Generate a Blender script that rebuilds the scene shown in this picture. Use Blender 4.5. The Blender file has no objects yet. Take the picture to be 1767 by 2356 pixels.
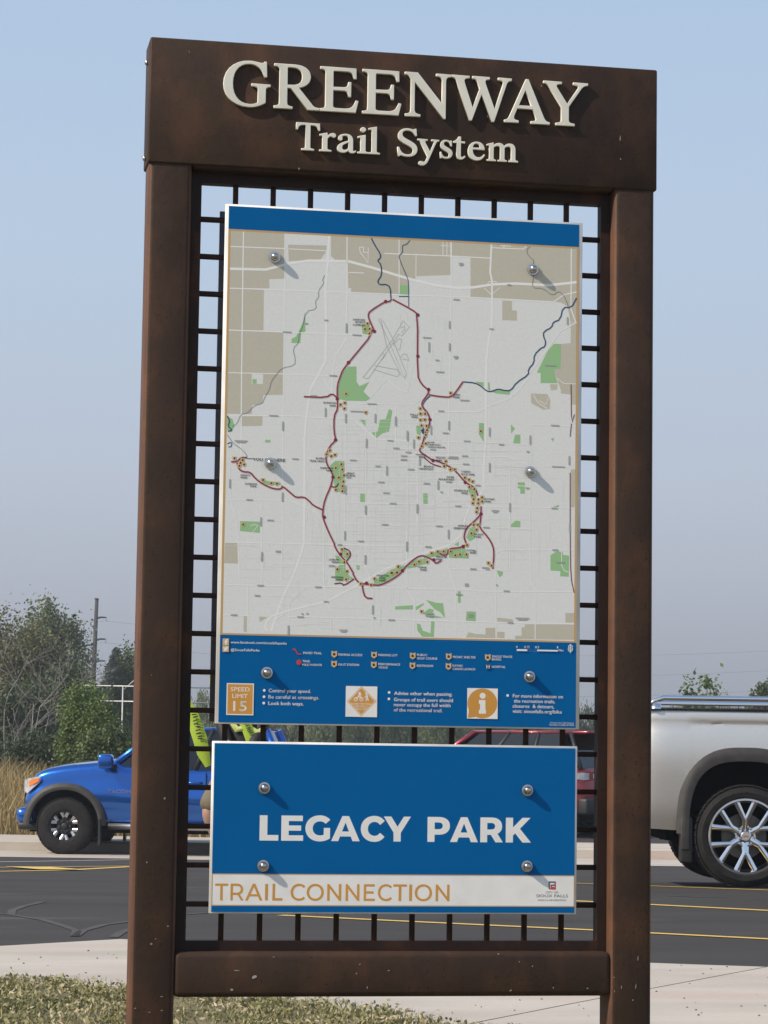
import bpy, bmesh, math, random, os
import numpy as np
from mathutils import Vector, Matrix
HAZE = .0010
random.seed(7); RNG = np.random.default_rng(11)
SC = bpy.context.scene; COL = SC.collection

# ---------------------------------------------------------------- camera
PW, PH, FPX = 1767.0, 2356.0, 5800.0
YAW, PITCH, ROLL = 0.18388, 0.09584, 0.01433
ZC = 1.1
CAM = Vector((-1.184, -6.117, ZC))
F_ = Vector((math.sin(YAW)*math.cos(PITCH), math.cos(YAW)*math.cos(PITCH), math.sin(PITCH)))
R0 = Vector((math.cos(YAW), -math.sin(YAW), 0)); U0 = R0.cross(F_)
R_ = R0*math.cos(ROLL)+U0*math.sin(ROLL); U_ = -R0*math.sin(ROLL)+U0*math.cos(ROLL)
FH = Vector((math.sin(YAW), math.cos(YAW), 0)); RH = R0.copy()
cd = bpy.data.cameras.new('camera'); cam = bpy.data.objects.new('camera', cd); COL.objects.link(cam)
cd.sensor_fit = 'HORIZONTAL'; cd.sensor_width = 36; cd.lens = 36*FPX/PW; cd.clip_end = 6000; cd.clip_start = .1
cam.matrix_world = Matrix(((R_.x, U_.x, -F_.x, CAM.x), (R_.y, U_.y, -F_.y, CAM.y), (R_.z, U_.z, -F_.z, CAM.z), (0, 0, 0, 1)))
SC.camera = cam
# ---------------------------------------------------------------- light
SUN_DIR = Vector((2.3, .72, -1.93)).normalized()           # the way the light travels
elev = math.asin(-SUN_DIR.z); to_sun = -SUN_DIR
w = bpy.data.worlds.new('World'); SC.world = w; w.use_nodes = True
nt = w.node_tree; nt.nodes.clear(); N = nt.nodes.new; L = nt.links.new
sky = N('ShaderNodeTexSky'); sky.sky_type = 'NISHITA'; sky.sun_disc = False
sky.sun_elevation = elev; sky.sun_rotation = math.atan2(to_sun.x, to_sun.y)
sky.air_density = 1.0; sky.dust_density = 2.5; sky.ozone_density = 1.5
tc = N('ShaderNodeTexCoord'); sx = N('ShaderNodeSeparateXYZ'); L(tc.outputs['Generated'], sx.inputs[0])
# smoke haze: a pale layer that thickens toward the horizon all the way round
hz = N('ShaderNodeValToRGB'); e = hz.color_ramp.elements
e[0].position = 0.0; e[0].color = (3.7, 4.0, 4.6, 1)
e[1].position = 1.0; e[1].color = (3.6, 5.6, 8.8, 1)
for p, c in ((.03, (4.0, 4.3, 4.95)), (.07, (4.75, 5.15, 6.0)), (.11, (5.15, 5.8, 6.9)), (.20, (5.05, 6.25, 7.85)), (.30, (4.75, 6.25, 8.35))):
    q = e.new(p); q.color = (*c, 1)
L(sx.outputs[2], hz.inputs[0])
fr = N('ShaderNodeMapRange'); fr.inputs[1].default_value = .2; fr.inputs[2].default_value = .9
fr.inputs[3].default_value = .95; fr.inputs[4].default_value = .35
L(sx.outputs[2], fr.inputs[0])
mx = N('ShaderNodeMix'); mx.data_type = 'RGBA'
L(fr.outputs[0], mx.inputs[0]); L(sky.outputs[0], mx.inputs[6]); L(hz.outputs[0], mx.inputs[7])
bg = N('ShaderNodeBackground'); bg.inputs[1].default_value = .1; L(mx.outputs[2], bg.inputs[0])
wo = N('ShaderNodeOutputWorld'); L(bg.outputs[0], wo.inputs[0])
sl = bpy.data.lights.new('sun', 'SUN'); sl.energy = 5.0; sl.angle = math.radians(.6); sl.color = (1, .88, .74)
so = bpy.data.objects.new('sun', sl); COL.objects.link(so); so.location = (-20, -20, 30)
so.rotation_euler = SUN_DIR.to_track_quat('-Z', 'Y').to_euler()
SC.view_settings.view_transform = 'Standard'; SC.view_settings.look = 'None'; SC.view_settings.gamma = 1
SC.view_settings.use_curve_mapping = False; SC.view_settings.exposure = 0.0
SC.render.engine = 'CYCLES'; SC.cycles.use_denoising = True
SC.cycles.max_bounces = 6; SC.cycles.transparent_max_bounces = 6; SC.cycles.caustics_reflective = False
SC.cycles.caustics_refractive = False; SC.cycles.sample_clamp_indirect = 4

# ---------------------------------------------------------------- pixel helpers
def ray(px, py): return F_ + R_*((px-PW/2)/FPX) - U_*((py-PH/2)/FPX)
def onp(px, py, Y=0.0):
    d = ray(px, py); return CAM + d*((Y-CAM.y)/d.y)
PROF = [(-40, -1.6), (0, -1.55), (3, -1.42), (5, -1.2), (6.4, -1.06), (8, -.975), (9, -.955), (10, -.95), (12.5, -.95), (19.5, -1.0),
        (34.0, -1.44), (37.0, -1.47), (39, -1.42), (44, -1.3), (52, -1.2), (70, -1.25), (120, -1.4), (400, -1.6), (4000, -2.0)]
PX_ = [a for a, b in PROF]; PZ_ = [b for a, b in PROF]
def st(x, y): d = Vector((x-CAM.x, y-CAM.y, 0)); return d.dot(FH), d.dot(RH)
def gz_st(s, t):
    z = float(np.interp(s, PX_, PZ_))
    if s > 38: z += 1.0*math.exp(-((t+10.5)/3.2)**2-((s-47)/5)**2)
    return z+ZC
def gz(x, y): return gz_st(*st(x, y))
def sp(s, t, dz=0): p = CAM+FH*s+RH*t; return Vector((p.x, p.y, gz_st(s, t)+dz))
def gp(px, py, dz=0):
    d = ray(px, py); t = 5.0
    for _ in range(60):
        p = CAM+d*t; t2 = (gz(p.x, p.y)-CAM.z)/d.z if d.z < -1e-6 else 1000
        t = t*.5+t2*.5
    p = CAM+d*t; return Vector((p.x, p.y, gz(p.x, p.y)+dz))
def at(px, py, s):                     # the point of a pixel at forward distance s
    d = ray(px, py); k = s/(d.dot(FH)); return CAM+d*k

# ---------------------------------------------------------------- object helpers
def tag(o, label=None, cat=None, group=None, kind=None):
    if label: o['label'] = label
    if cat: o['category'] = cat
    if group: o['group'] = group
    if kind: o['kind'] = kind
    return o
def obj(name, me, m=None, parent=None, loc=None, rot=None):
    if m is not None:
        me.materials.clear()
        for q in (m if isinstance(m, (list, tuple)) else [m]): me.materials.append(q)
    o = bpy.data.objects.new(name, me); COL.objects.link(o)
    if parent is not None: o.parent = parent
    if loc is not None: o.location = loc
    if rot is not None: o.rotation_euler = rot
    return o
def empty(name, loc, rz=0, label=None, cat=None, group=None):
    o = bpy.data.objects.new(name, None); COL.objects.link(o); o.location = loc; o.rotation_euler = (0, 0, rz); o.empty_display_size = .2
    return tag(o, label, cat, group)
class MB:
    def __init__(s): s.v = []; s.f = []; s.mi = []
    def add(s, vs, fs, mi=0):
        b = len(s.v); s.v += [tuple(p) for p in vs]; s.f += [tuple(i+b for i in f) for f in fs]; s.mi += [mi]*len(fs); return s
    def box(s, x0, x1, y0, y1, z0, z1, mi=0):
        return s.add([(x0, y0, z0), (x1, y0, z0), (x1, y1, z0), (x0, y1, z0), (x0, y0, z1), (x1, y0, z1), (x1, y1, z1), (x0, y1, z1)],
                     [(0, 3, 2, 1), (4, 5, 6, 7), (0, 1, 5, 4), (1, 2, 6, 5), (2, 3, 7, 6), (3, 0, 4, 7)], mi)
    def tube(s, pts, rs, n=8, mi=0, cap=True):
        pts = [Vector(p) for p in pts]
        if not isinstance(rs, (list, tuple)): rs = [rs]*len(pts)
        b = len(s.v); u = None
        for i, p in enumerate(pts):
            d = (pts[min(i+1, len(pts)-1)]-pts[max(i-1, 0)]).normalized()
            if u is None: u = d.orthogonal().normalized()
            u = (u-d*u.dot(d)); u = u.normalized() if u.length > 1e-6 else d.orthogonal().normalized()
            v = d.cross(u)
            for k in range(n):
                a = 2*math.pi*k/n; q = p+(u*math.cos(a)+v*math.sin(a))*rs[i]; s.v.append(tuple(q))
        for i in range(len(pts)-1):
            for k in range(n):
                s.f.append((b+i*n+k, b+i*n+(k+1) % n, b+(i+1)*n+(k+1) % n, b+(i+1)*n+k)); s.mi.append(mi)
        if cap:
            s.f.append(tuple(b+k for k in range(n))[::-1]); s.mi.append(mi)
            s.f.append(tuple(b+(len(pts)-1)*n+k for k in range(n))); s.mi.append(mi)
        return s
    def lathe(s, prof, n=32, axis='y', c=(0, 0, 0), mi=0):          # prof: (radius, along)
        b = len(s.v)
        for r, h in prof:
            for k in range(n):
                a = 2*math.pi*k/n; p, q = r*math.cos(a), r*math.sin(a)
                v = {'y': (p, h, q), 'z': (p, q, h), 'x': (h, p, q)}[axis]
                s.v.append((v[0]+c[0], v[1]+c[1], v[2]+c[2]))
        for i in range(len(prof)-1):
            for k in range(n):
                s.f.append((b+i*n+k, b+i*n+(k+1) % n, b+(i+1)*n+(k+1) % n, b+(i+1)*n+k)); s.mi.append(mi)
        return s
    def grid(s, P, mi=0):                                            # P[i][j] points
        n, m = len(P), len(P[0]); b = len(s.v)
        for r in P: s.v += [tuple(p) for p in r]
        for i in range(n-1):
            for j in range(m-1):
                s.f.append((b+i*m+j, b+(i+1)*m+j, b+(i+1)*m+j+1, b+i*m+j+1)); s.mi.append(mi)
        return s
    def prism(s, poly, y0, y1, mi=0):                                # poly of (x,z), extruded in y
        n = len(poly)
        return s.add([(x, y0, z) for x, z in poly]+[(x, y1, z) for x, z in poly],
                     [tuple(range(n)), tuple(range(2*n-1, n-1, -1))]+[(i, i+n, (i+1) % n+n, (i+1) % n) for i in range(n)], mi)
    def mesh(s, smooth=False, weld=False, fixn=False):
        me = bpy.data.meshes.new('m'); me.from_pydata(s.v, [], s.f)
        me.polygons.foreach_set('material_index', s.mi)
        if weld or fixn:
            bm = bmesh.new(); bm.from_mesh(me)
            if weld: bmesh.ops.remove_doubles(bm, verts=bm.verts, dist=1e-4)
            bmesh.ops.recalc_face_normals(bm, faces=bm.faces); bm.to_mesh(me); bm.free()
        if smooth is True: me.polygons.foreach_set('use_smooth', [True]*len(me.polygons))
        elif smooth: smooth_angle(me, smooth)
        me.update(); return me
    def build(s, name, m, parent=None, smooth=False, weld=False, fixn=False, loc=None, rot=None):
        return obj(name, s.mesh(smooth, weld, fixn), m, parent, loc, rot)
def smooth_angle(me, ang):
    bm = bmesh.new(); bm.from_mesh(me)
    for f in bm.faces: f.smooth = True
    for ed in bm.edges:
        if len(ed.link_faces) == 2 and ed.calc_face_angle(0) > ang: ed.smooth = False
    bm.to_mesh(me); bm.free()
def rbox(x0, x1, y0, y1, z0, z1, r=.004, seg=2):                     # a bevelled box mesh
    bm = bmesh.new(); bmesh.ops.create_cube(bm, size=1)
    for v in bm.verts: v.co = Vector(((x0+x1)/2+v.co.x*(x1-x0), (y0+y1)/2+v.co.y*(y1-y0), (z0+z1)/2+v.co.z*(z1-z0)))
    bmesh.ops.bevel(bm, geom=bm.edges[:], offset=r, segments=seg, affect='EDGES', profile=.5)
    me = bpy.data.meshes.new('m'); bm.to_mesh(me); bm.free(); smooth_angle(me, .9); return me
def quads_np(V, m=None):                                            # V (n,4,3) -> mesh
    n = len(V); me = bpy.data.meshes.new('m'); me.vertices.add(n*4); me.vertices.foreach_set('co', V.reshape(-1).astype(np.float32))
    me.loops.add(n*4); me.loops.foreach_set('vertex_index', np.arange(n*4, dtype=np.int32))
    me.polygons.add(n); me.polygons.foreach_set('loop_start', np.arange(0, n*4, 4, dtype=np.int32)); me.polygons.foreach_set('loop_total', np.full(n, 4, np.int32))
    me.update(); me.validate(); return me
def tris_np(V):
    n = len(V); me = bpy.data.meshes.new('m'); me.vertices.add(n*3); me.vertices.foreach_set('co', V.reshape(-1).astype(np.float32))
    me.loops.add(n*3); me.loops.foreach_set('vertex_index', np.arange(n*3, dtype=np.int32))
    me.polygons.add(n); me.polygons.foreach_set('loop_start', np.arange(0, n*3, 3, dtype=np.int32)); me.polygons.foreach_set('loop_total', np.full(n, 3, np.int32))
    me.update(); me.validate(); return me

# ---------------------------------------------------------------- materials
M = {}
def mat(name, c1, c2=None, scale=8, rough=.6, metal=0, bump=0, detail=6, stretch=(1, 1, 1), lo=.35, hi=.65, coat=0, spec=.5, bscale=None, third=None, rough2=None):
    m = bpy.data.materials.new(name); m.use_nodes = True; t = m.node_tree; b = t.nodes['Principled BSDF']; n = t.nodes.new; l = t.links.new
    b.inputs['Base Color'].default_value = (*c1, 1); b.inputs['Roughness'].default_value = rough; b.inputs['Metallic'].default_value = metal
    b.inputs['Coat Weight'].default_value = coat; b.inputs['Coat Roughness'].default_value = .04; b.inputs['Specular IOR Level'].default_value = spec
    if c2 or bump:
        co = n('ShaderNodeTexCoord'); mp = n('ShaderNodeMapping'); mp.inputs['Scale'].default_value = stretch; l(co.outputs['Object'], mp.inputs[0])
    if c2:
        no = n('ShaderNodeTexNoise'); no.inputs['Scale'].default_value = scale; no.inputs['Detail'].default_value = detail; l(mp.outputs[0], no.inputs[0])
        r = n('ShaderNodeValToRGB'); r.color_ramp.elements[0].position = lo; r.color_ramp.elements[0].color = (*c1, 1)
        r.color_ramp.elements[1].position = hi; r.color_ramp.elements[1].color = (*c2, 1)
        l(no.outputs[0], r.inputs[0]); out = r.outputs[0]
        if third:                                                   # (colour, scale, lo, hi): a second, sparser stain
            n2 = n('ShaderNodeTexNoise'); n2.inputs['Scale'].default_value = third[1]; n2.inputs['Detail'].default_value = 4; l(mp.outputs[0], n2.inputs[0])
            mr = n('ShaderNodeMapRange'); mr.inputs[1].default_value = third[2]; mr.inputs[2].default_value = third[3]; l(n2.outputs[0], mr.inputs[0])
            mx = n('ShaderNodeMix'); mx.data_type = 'RGBA'; l(mr.outputs[0], mx.inputs[0]); l(out, mx.inputs[6]); mx.inputs[7].default_value = (*third[0], 1); out = mx.outputs[2]
        l(out, b.inputs['Base Color'])
        if rough2 is not None:
            mr2 = n('ShaderNodeMapRange'); mr2.inputs[1].default_value = lo; mr2.inputs[2].default_value = hi; mr2.inputs[3].default_value = rough; mr2.inputs[4].default_value = rough2
            l(no.outputs[0], mr2.inputs[0]); l(mr2.outputs[0], b.inputs['Roughness'])
    if bump:
        nb = n('ShaderNodeTexNoise'); nb.inputs['Scale'].default_value = bscale or scale*3; nb.inputs['Detail'].default_value = 5; l(mp.outputs[0], nb.inputs[0])
        bp = n('ShaderNodeBump'); bp.inputs['Strength'].default_value = bump; bp.inputs['Distance'].default_value = .02; l(nb.outputs[0], bp.inputs['Height']); l(bp.outputs[0], b.inputs['Normal'])
    M[name] = m; return m
def leaf_mat(name, c1, c2, scale=1.2, trans=.25):
    m = bpy.data.materials.new(name); m.use_nodes = True; t = m.node_tree; t.nodes.clear(); n = t.nodes.new; l = t.links.new
    co = n('ShaderNodeTexCoord'); no = n('ShaderNodeTexNoise'); no.inputs['Scale'].default_value = scale; no.inputs['Detail'].default_value = 8; no.inputs['Roughness'].default_value = .7; l(co.outputs['Object'], no.inputs[0])
    r = n('ShaderNodeValToRGB'); r.color_ramp.elements[0].position = .36; r.color_ramp.elements[0].color = (*c1, 1); r.color_ramp.elements[1].position = .66; r.color_ramp.elements[1].color = (*c2, 1); l(no.outputs[0], r.inputs[0])
    d = n('ShaderNodeBsdfPrincipled'); d.inputs['Roughness'].default_value = .55; d.inputs['Specular IOR Level'].default_value = .3; l(r.outputs[0], d.inputs['Base Color'])
    tr = n('ShaderNodeBsdfTranslucent'); l(r.outputs[0], tr.inputs[0]); ms = n('ShaderNodeMixShader'); ms.inputs[0].default_value = trans
    l(d.outputs[0], ms.inputs[1]); l(tr.outputs[0], ms.inputs[2]); o = n('ShaderNodeOutputMaterial'); l(ms.outputs[0], o.inputs[0]); M[name] = m; return m

def steel_mat(name, c1, c2, rust, rlo, rhi):                        # brown weathering steel: mottle, vertical rust runs, pale chips
    m = bpy.data.materials.new(name); m.use_nodes = True; t = m.node_tree; b = t.nodes['Principled BSDF']; n = t.nodes.new; l = t.links.new
    co = n('ShaderNodeTexCoord')
    def noise(sc, det, st=(1, 1, 1), rough=.6):
        mp = n('ShaderNodeMapping'); mp.inputs['Scale'].default_value = st; l(co.outputs['Object'], mp.inputs[0])
        no = n('ShaderNodeTexNoise'); no.inputs['Scale'].default_value = sc; no.inputs['Detail'].default_value = det; no.inputs['Roughness'].default_value = rough; l(mp.outputs[0], no.inputs[0]); return no.outputs[0]
    def mixc(f, a, bb):
        x = n('ShaderNodeMix'); x.data_type = 'RGBA'; l(f, x.inputs[0])
        for k, s_ in ((6, a), (7, bb)):
            if isinstance(s_, tuple): x.inputs[k].default_value = (*s_, 1)
            else: l(s_, x.inputs[k])
        return x.outputs[2]
    def rng(f, a, bb):
        x = n('ShaderNodeMapRange'); x.inputs[1].default_value = a; x.inputs[2].default_value = bb; l(f, x.inputs[0]); return x.outputs[0]
    base = mixc(rng(noise(5, 8), .35, .65), c1, c2)
    base = mixc(rng(noise(7, 8, (1.3, 1.3, .8)), rlo, rhi), base, rust)
    base = mixc(rng(noise(120, 3), .62, .75), base, (c1[0]*.5, c1[1]*.5, c1[2]*.5))
    vo = n('ShaderNodeTexVoronoi'); vo.inputs['Scale'].default_value = 16; mp = n('ShaderNodeMapping'); mp.inputs['Scale'].default_value = (1, 1, .7); l(co.outputs['Object'], mp.inputs[0]); l(mp.outputs[0], vo.inputs[0])
    chip = rng(vo.outputs['Distance'], .045, .02); mu = n('ShaderNodeMath'); mu.operation = 'MULTIPLY'; l(chip, mu.inputs[0]); l(rng(noise(3.1, 2), .50, .54), mu.inputs[1])
    base = mixc(mu.outputs[0], base, (.40, .35, .30)); l(base, b.inputs['Base Color'])
    b.inputs['Roughness'].default_value = .6; b.inputs['Specular IOR Level'].default_value = .2
    bp = n('ShaderNodeBump'); bp.inputs['Strength'].default_value = .12; bp.inputs['Distance'].default_value = .01; l(noise(60, 5), bp.inputs['Height']); l(bp.outputs[0], b.inputs['Normal'])
    M[name] = m
steel_mat('brown_steel', (.037, .0225, .0155), (.048, .028, .0185), (.105, .050, .026), .48, .92)
steel_mat('worn_steel', (.085, .045, .030), (.12, .062, .040), (.17, .075, .036), .45, .75)
steel_mat('rusty_steel', (.020, .011, .009), (.032, .017, .012), (.10, .038, .017), .54, .80)
mat('cream_paint', (.80, .78, .68), (.70, .68, .58), 18, .45, lo=.4, hi=.75)
mat('panel_white', (.86, .86, .84), (.62, .62, .60), 6, .35)
mat('panel_grey', (.17, .17, .19), (.13, .13, .145), 5, .5)
mat('map_grey', (.755, .775, .755), (.79, .805, .785), 170, .4, lo=.42, hi=.58, detail=2)
mat('map_tan', (.55, .52, .42), (.57, .54, .44), 120, .4, detail=2)
mat('map_green', (.32, .56, .27), rough=.4)
mat('map_road', (.88, .88, .86), rough=.4)
mat('map_tick', (.40, .40, .39), rough=.4)
mat('map_line', (.50, .50, .49), rough=.4)
mat('map_stream', (.20, .22, .24), rough=.4)
mat('map_river', (.030, .075, .17), rough=.4)
mat('map_trail', (.22, .018, .040), rough=.4)
mat('map_halo', (.62, .36, .36), rough=.4)
mat('map_black', (.02, .02, .02), rough=.4)
mat('icon_tan', (.66, .47, .22), rough=.4)
mat('icon_red', (.55, .05, .05), rough=.4)
mat('print_blue', (.0, .112, .335), (.0, .118, .35), 7, .6, spec=.08, third=((.02, .13, .30), 40, .70, .78))
mat('print_orange', (.68, .33, .055), (.62, .30, .05), 9, .4)
mat('print_white', (.88, .87, .84), (.80, .795, .765), 20, .4, lo=.4, hi=.75)
mat('border_orange', (.56, .36, .15), rough=.4)
mat('stainless', (.62, .60, .57), (.5, .48, .46), 30, .22, 1)
mat('chrome', (.82, .82, .84), rough=.06, metal=1)
mat('asphalt', (.046, .043, .041), (.060, .056, .053), .9, .9, spec=.2, bump=.25, bscale=60, stretch=(.35, 1.6, 1), third=((.085, .080, .076), 2.3, .62, .74))
mat('concrete', (.52, .475, .415), (.40, .36, .31), 1.6, .85, bump=.25, bscale=45, stretch=(.5, 1.7, 1), lo=.3, hi=.7, third=((.47, .38, .32), .9, .52, .70))
mat('joint_dark', (.19, .175, .155), rough=.9)
mat('line_yellow', (.72, .48, .09), (.55, .36, .08), 14, .6, lo=.45, hi=.8)
mat('line_white', (.62, .61, .58), (.42, .42, .41), 14, .6)
mat('soil', (.13, .12, .06), (.20, .16, .09), 1.5, .95, bump=.4)
mat('stone', (.10, .085, .07), (.05, .045, .04), 20, .9)

# ---------------------------------------------------------------- ground
def ground():
    ss = [-30, -15, -8, -4, -1, 1, 3, 4, 5, 5.7, 6.4, 7.2, 8, 8.5, 9, 9.5, 10, 11, 12.5, 15, 19.5, 25, 30, 34, 37, 38, 39]+list(np.arange(40, 60, 1.0))+[62, 66, 70, 80, 95, 120, 160, 240, 400, 800, 1400]
    tt = sorted(set([-1300, -700, -350, -180, -100, -60, -40, -30, 30, 40, 60, 100, 180, 350, 700, 1300]+list(np.arange(-26, 27, 1.0))))
    g = MB(); g.grid([[sp(s, t, -.03) for t in tt] for s in ss])
    tag(g.build('ground', M['soil'], smooth=True, fixn=True), kind='structure')
ground()
# car park: edge points taken along its kerb-side boundary, sheet follows the fall of the land
near = [(-420, 2205), (-160, 2190), (0, 2176), (30, 2169), (127, 2161), (295, 2165), (900, 2194), (1498, 2220), (1767, 2229), (2300, 2250)]
nearG = [gp(x, y) for x, y in near]
nst = [st(p.x, p.y) for p in nearG]
nt_ = [b for a, b in nst]; ns_ = [a for a, b in nst]
ext_t = [-26]+nt_+[26]; sl_ = (ns_[-1]-ns_[-3])/(nt_[-1]-nt_[-3]); ext_s = [ns_[0]+.3*8]+ns_+[max(2.5, ns_[-1]+sl_*(26-nt_[-1])*.35)]
def lot_near(t): return float(np.interp(t, ext_t, ext_s))
def kerb_s(t): return 36.9 + .02*t                     # far kerb line
lot = MB(); tts = sorted(set(list(np.arange(-26, 26.1, 1.0))+[round(x, 3) for x in nt_]))
lot.grid([[sp(lot_near(t)-.5+(kerb_s(t)-2.4-lot_near(t))*k/24, t, .002) for t in tts] for k in range(25)])
lot_o = tag(lot.build('parking_lot', M['asphalt'], smooth=True, fixn=True), kind='structure')
ap = MB(); ap.grid([[sp(kerb_s(t)-2.9+2.9*k/4, t, .006) for t in tts] for k in range(5)])
tag(ap.build('gutter_apron', M['concrete'], smooth=True, fixn=True), kind='structure')
kb = MB()                                                # kerb with a walk behind it
rows = []
for t in tts:
    s0 = kerb_s(t); zb = gz_st(s0, t)
    rows.append([Vector((*(CAM+FH*(s0+a)+RH*t).xy, zb+h)) for a, h in ((0, -.1), (.02, .13), (.05, .15), (.25, .155), (1.9, .17), (1.95, -.1))])
kb.grid(rows); tag(kb.build('kerb', M['concrete'], smooth=.5, fixn=True), kind='structure')
def stripe(pts, wid, name, m, dz=.006):
    P = [gp(*p) for p in pts]; g = MB(); A = []; B_ = []
    for i, p in enumerate(P):
        d = (P[min(i+1, len(P)-1)]-P[max(i-1, 0)]); d.z = 0; d.normalize(); nrm = Vector((-d.y, d.x, 0))
        A.append(p+nrm*wid/2); B_.append(p-nrm*wid/2)
    n = 8; GA, GB = [], []
    for i in range(len(P)-1):
        for k in range(n):
            GA.append(A[i].lerp(A[i+1], k/n)); GB.append(B_[i].lerp(B_[i+1], k/n))
    GA.append(A[-1]); GB.append(B_[-1])
    f = lambda p: Vector((p.x, p.y, gz(p.x, p.y)+dz))
    g.grid([[f(a) for a in GA], [f(b) for b in GB]]); return g.build(name, m, lot_o, fixn=True)
stripe([(1150, 2027), (1500, 2039.6), (1767, 2049.4), (2000, 2058)], .10, 'painted_line', M['line_yellow'])
stripe([(1150, 2066), (1500, 2083), (1767, 2096.6), (2000, 2108)], .10, 'painted_line', M['line_yellow'])
stripe([(645, 2107.5), (900, 2120), (1365, 2142), (1767, 2162.4), (2100, 2180)], .085, 'painted_line', M['line_yellow'])
stripe([(-200, 2007.5), (0, 2006), (144, 2003.5), (301, 1995), (420, 1987)], .13, 'painted_line', M['line_yellow'])
stripe([(-200, 1999.5), (0, 1997.5), (301, 1994.4)], .10, 'painted_line', M['line_yellow'], .010)
stripe([(62, 1996.8), (144, 2003.6)], .45, 'painted_line', M['line_yellow'], .014)
stripe([(-200, 1987), (0, 1984), (301, 1979), (640, 1975)], .12, 'painted_line', M['line_white'])
stripe([(1340, 1960), (1520, 1962), (1600, 1963)], .10, 'painted_line', M['line_white'])
mat('scuff', (.068, .065, .062), (.056, .053, .050), 9, .95, lo=.4, hi=.6)
for pts in ([(-60, 2098), (25, 2106), (100, 2118), (150, 2133), (177, 2143), (172, 2156)], [(172, 2156), (190, 2143), (240, 2129), (300, 2121)], [(25, 2106), (28, 2096), (55, 2086), (100, 2076)], [(430, 2105), (520, 2098), (640, 2094)], [(1540, 2062), (1620, 2066), (1680, 2066)], [(262, 2158), (280, 2146), (300, 2139)]): stripe(pts, .05, 'tyre_mark', M['scuff'], .005)
# sidewalk: slabs between the car park edge and the turf
e_dir = (gp(1767, 2229)-gp(295, 2165)); e_dir.z = 0; e_dir.normalize()
j0, j1 = gp(1381, 2302), gp(1735, 2235); jd = (j1-j0); jd.z = 0; jd.normalize()
def jpt(k): return j1+e_dir*(k*4.6)
walk = MB(); walk.grid([[sp(lot_near(t)-5.5*(1-k/6)+.02, t, -.012) for t in tts] for k in range(7)])
walk_o = tag(walk.build('sidewalk', M['joint_dark'], smooth=True, fixn=True), kind='structure')
def far_on(base):                                        # where a joint line meets the car park edge
    p = base.copy()
    for _ in range(60):
        s, t = st(p.x, p.y); p = p+jd*((lot_near(t)-.015-s)/max(.2, jd.dot(FH)))*.6
    return p
for k in range(-3, 2):
    A, B_ = far_on(jpt(k)), far_on(jpt(k+1)); n = 14; rows = []
    for i in range(n+1):
        u = i/n; base = jpt(k)+e_dir*(4.6*u); u2 = .001+u*.998
        fp = far_on(jpt(k)+e_dir*4.6*u2)
        rows.append([fp-jd*(5.0*j/8)/max(.25, abs(jd.dot(FH))) for j in range(9)])
    g = MB(); g.grid([[Vector((p.x, p.y, gz(p.x, p.y)+.010)) for p in r] for r in rows])
    # a lip down to the asphalt
    g.grid([[Vector((r[0].x, r[0].y, gz(r[0].x, r[0].y)+h)) for r in rows] for h in (.010, -.04)])
    g.build('slab', M['concrete'], walk_o, smooth=.5, fixn=True)

# drive beyond the kerb on the right, where the SUV stands
dv = MB(); dv.grid([[sp(s, t, .008) for t in np.arange(-.5, 24.1, 1.0)] for s in np.arange(38.9, 46.6, .7)])
tag(dv.build('drive', M['asphalt'], smooth=True, fixn=True), kind='structure')
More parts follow.
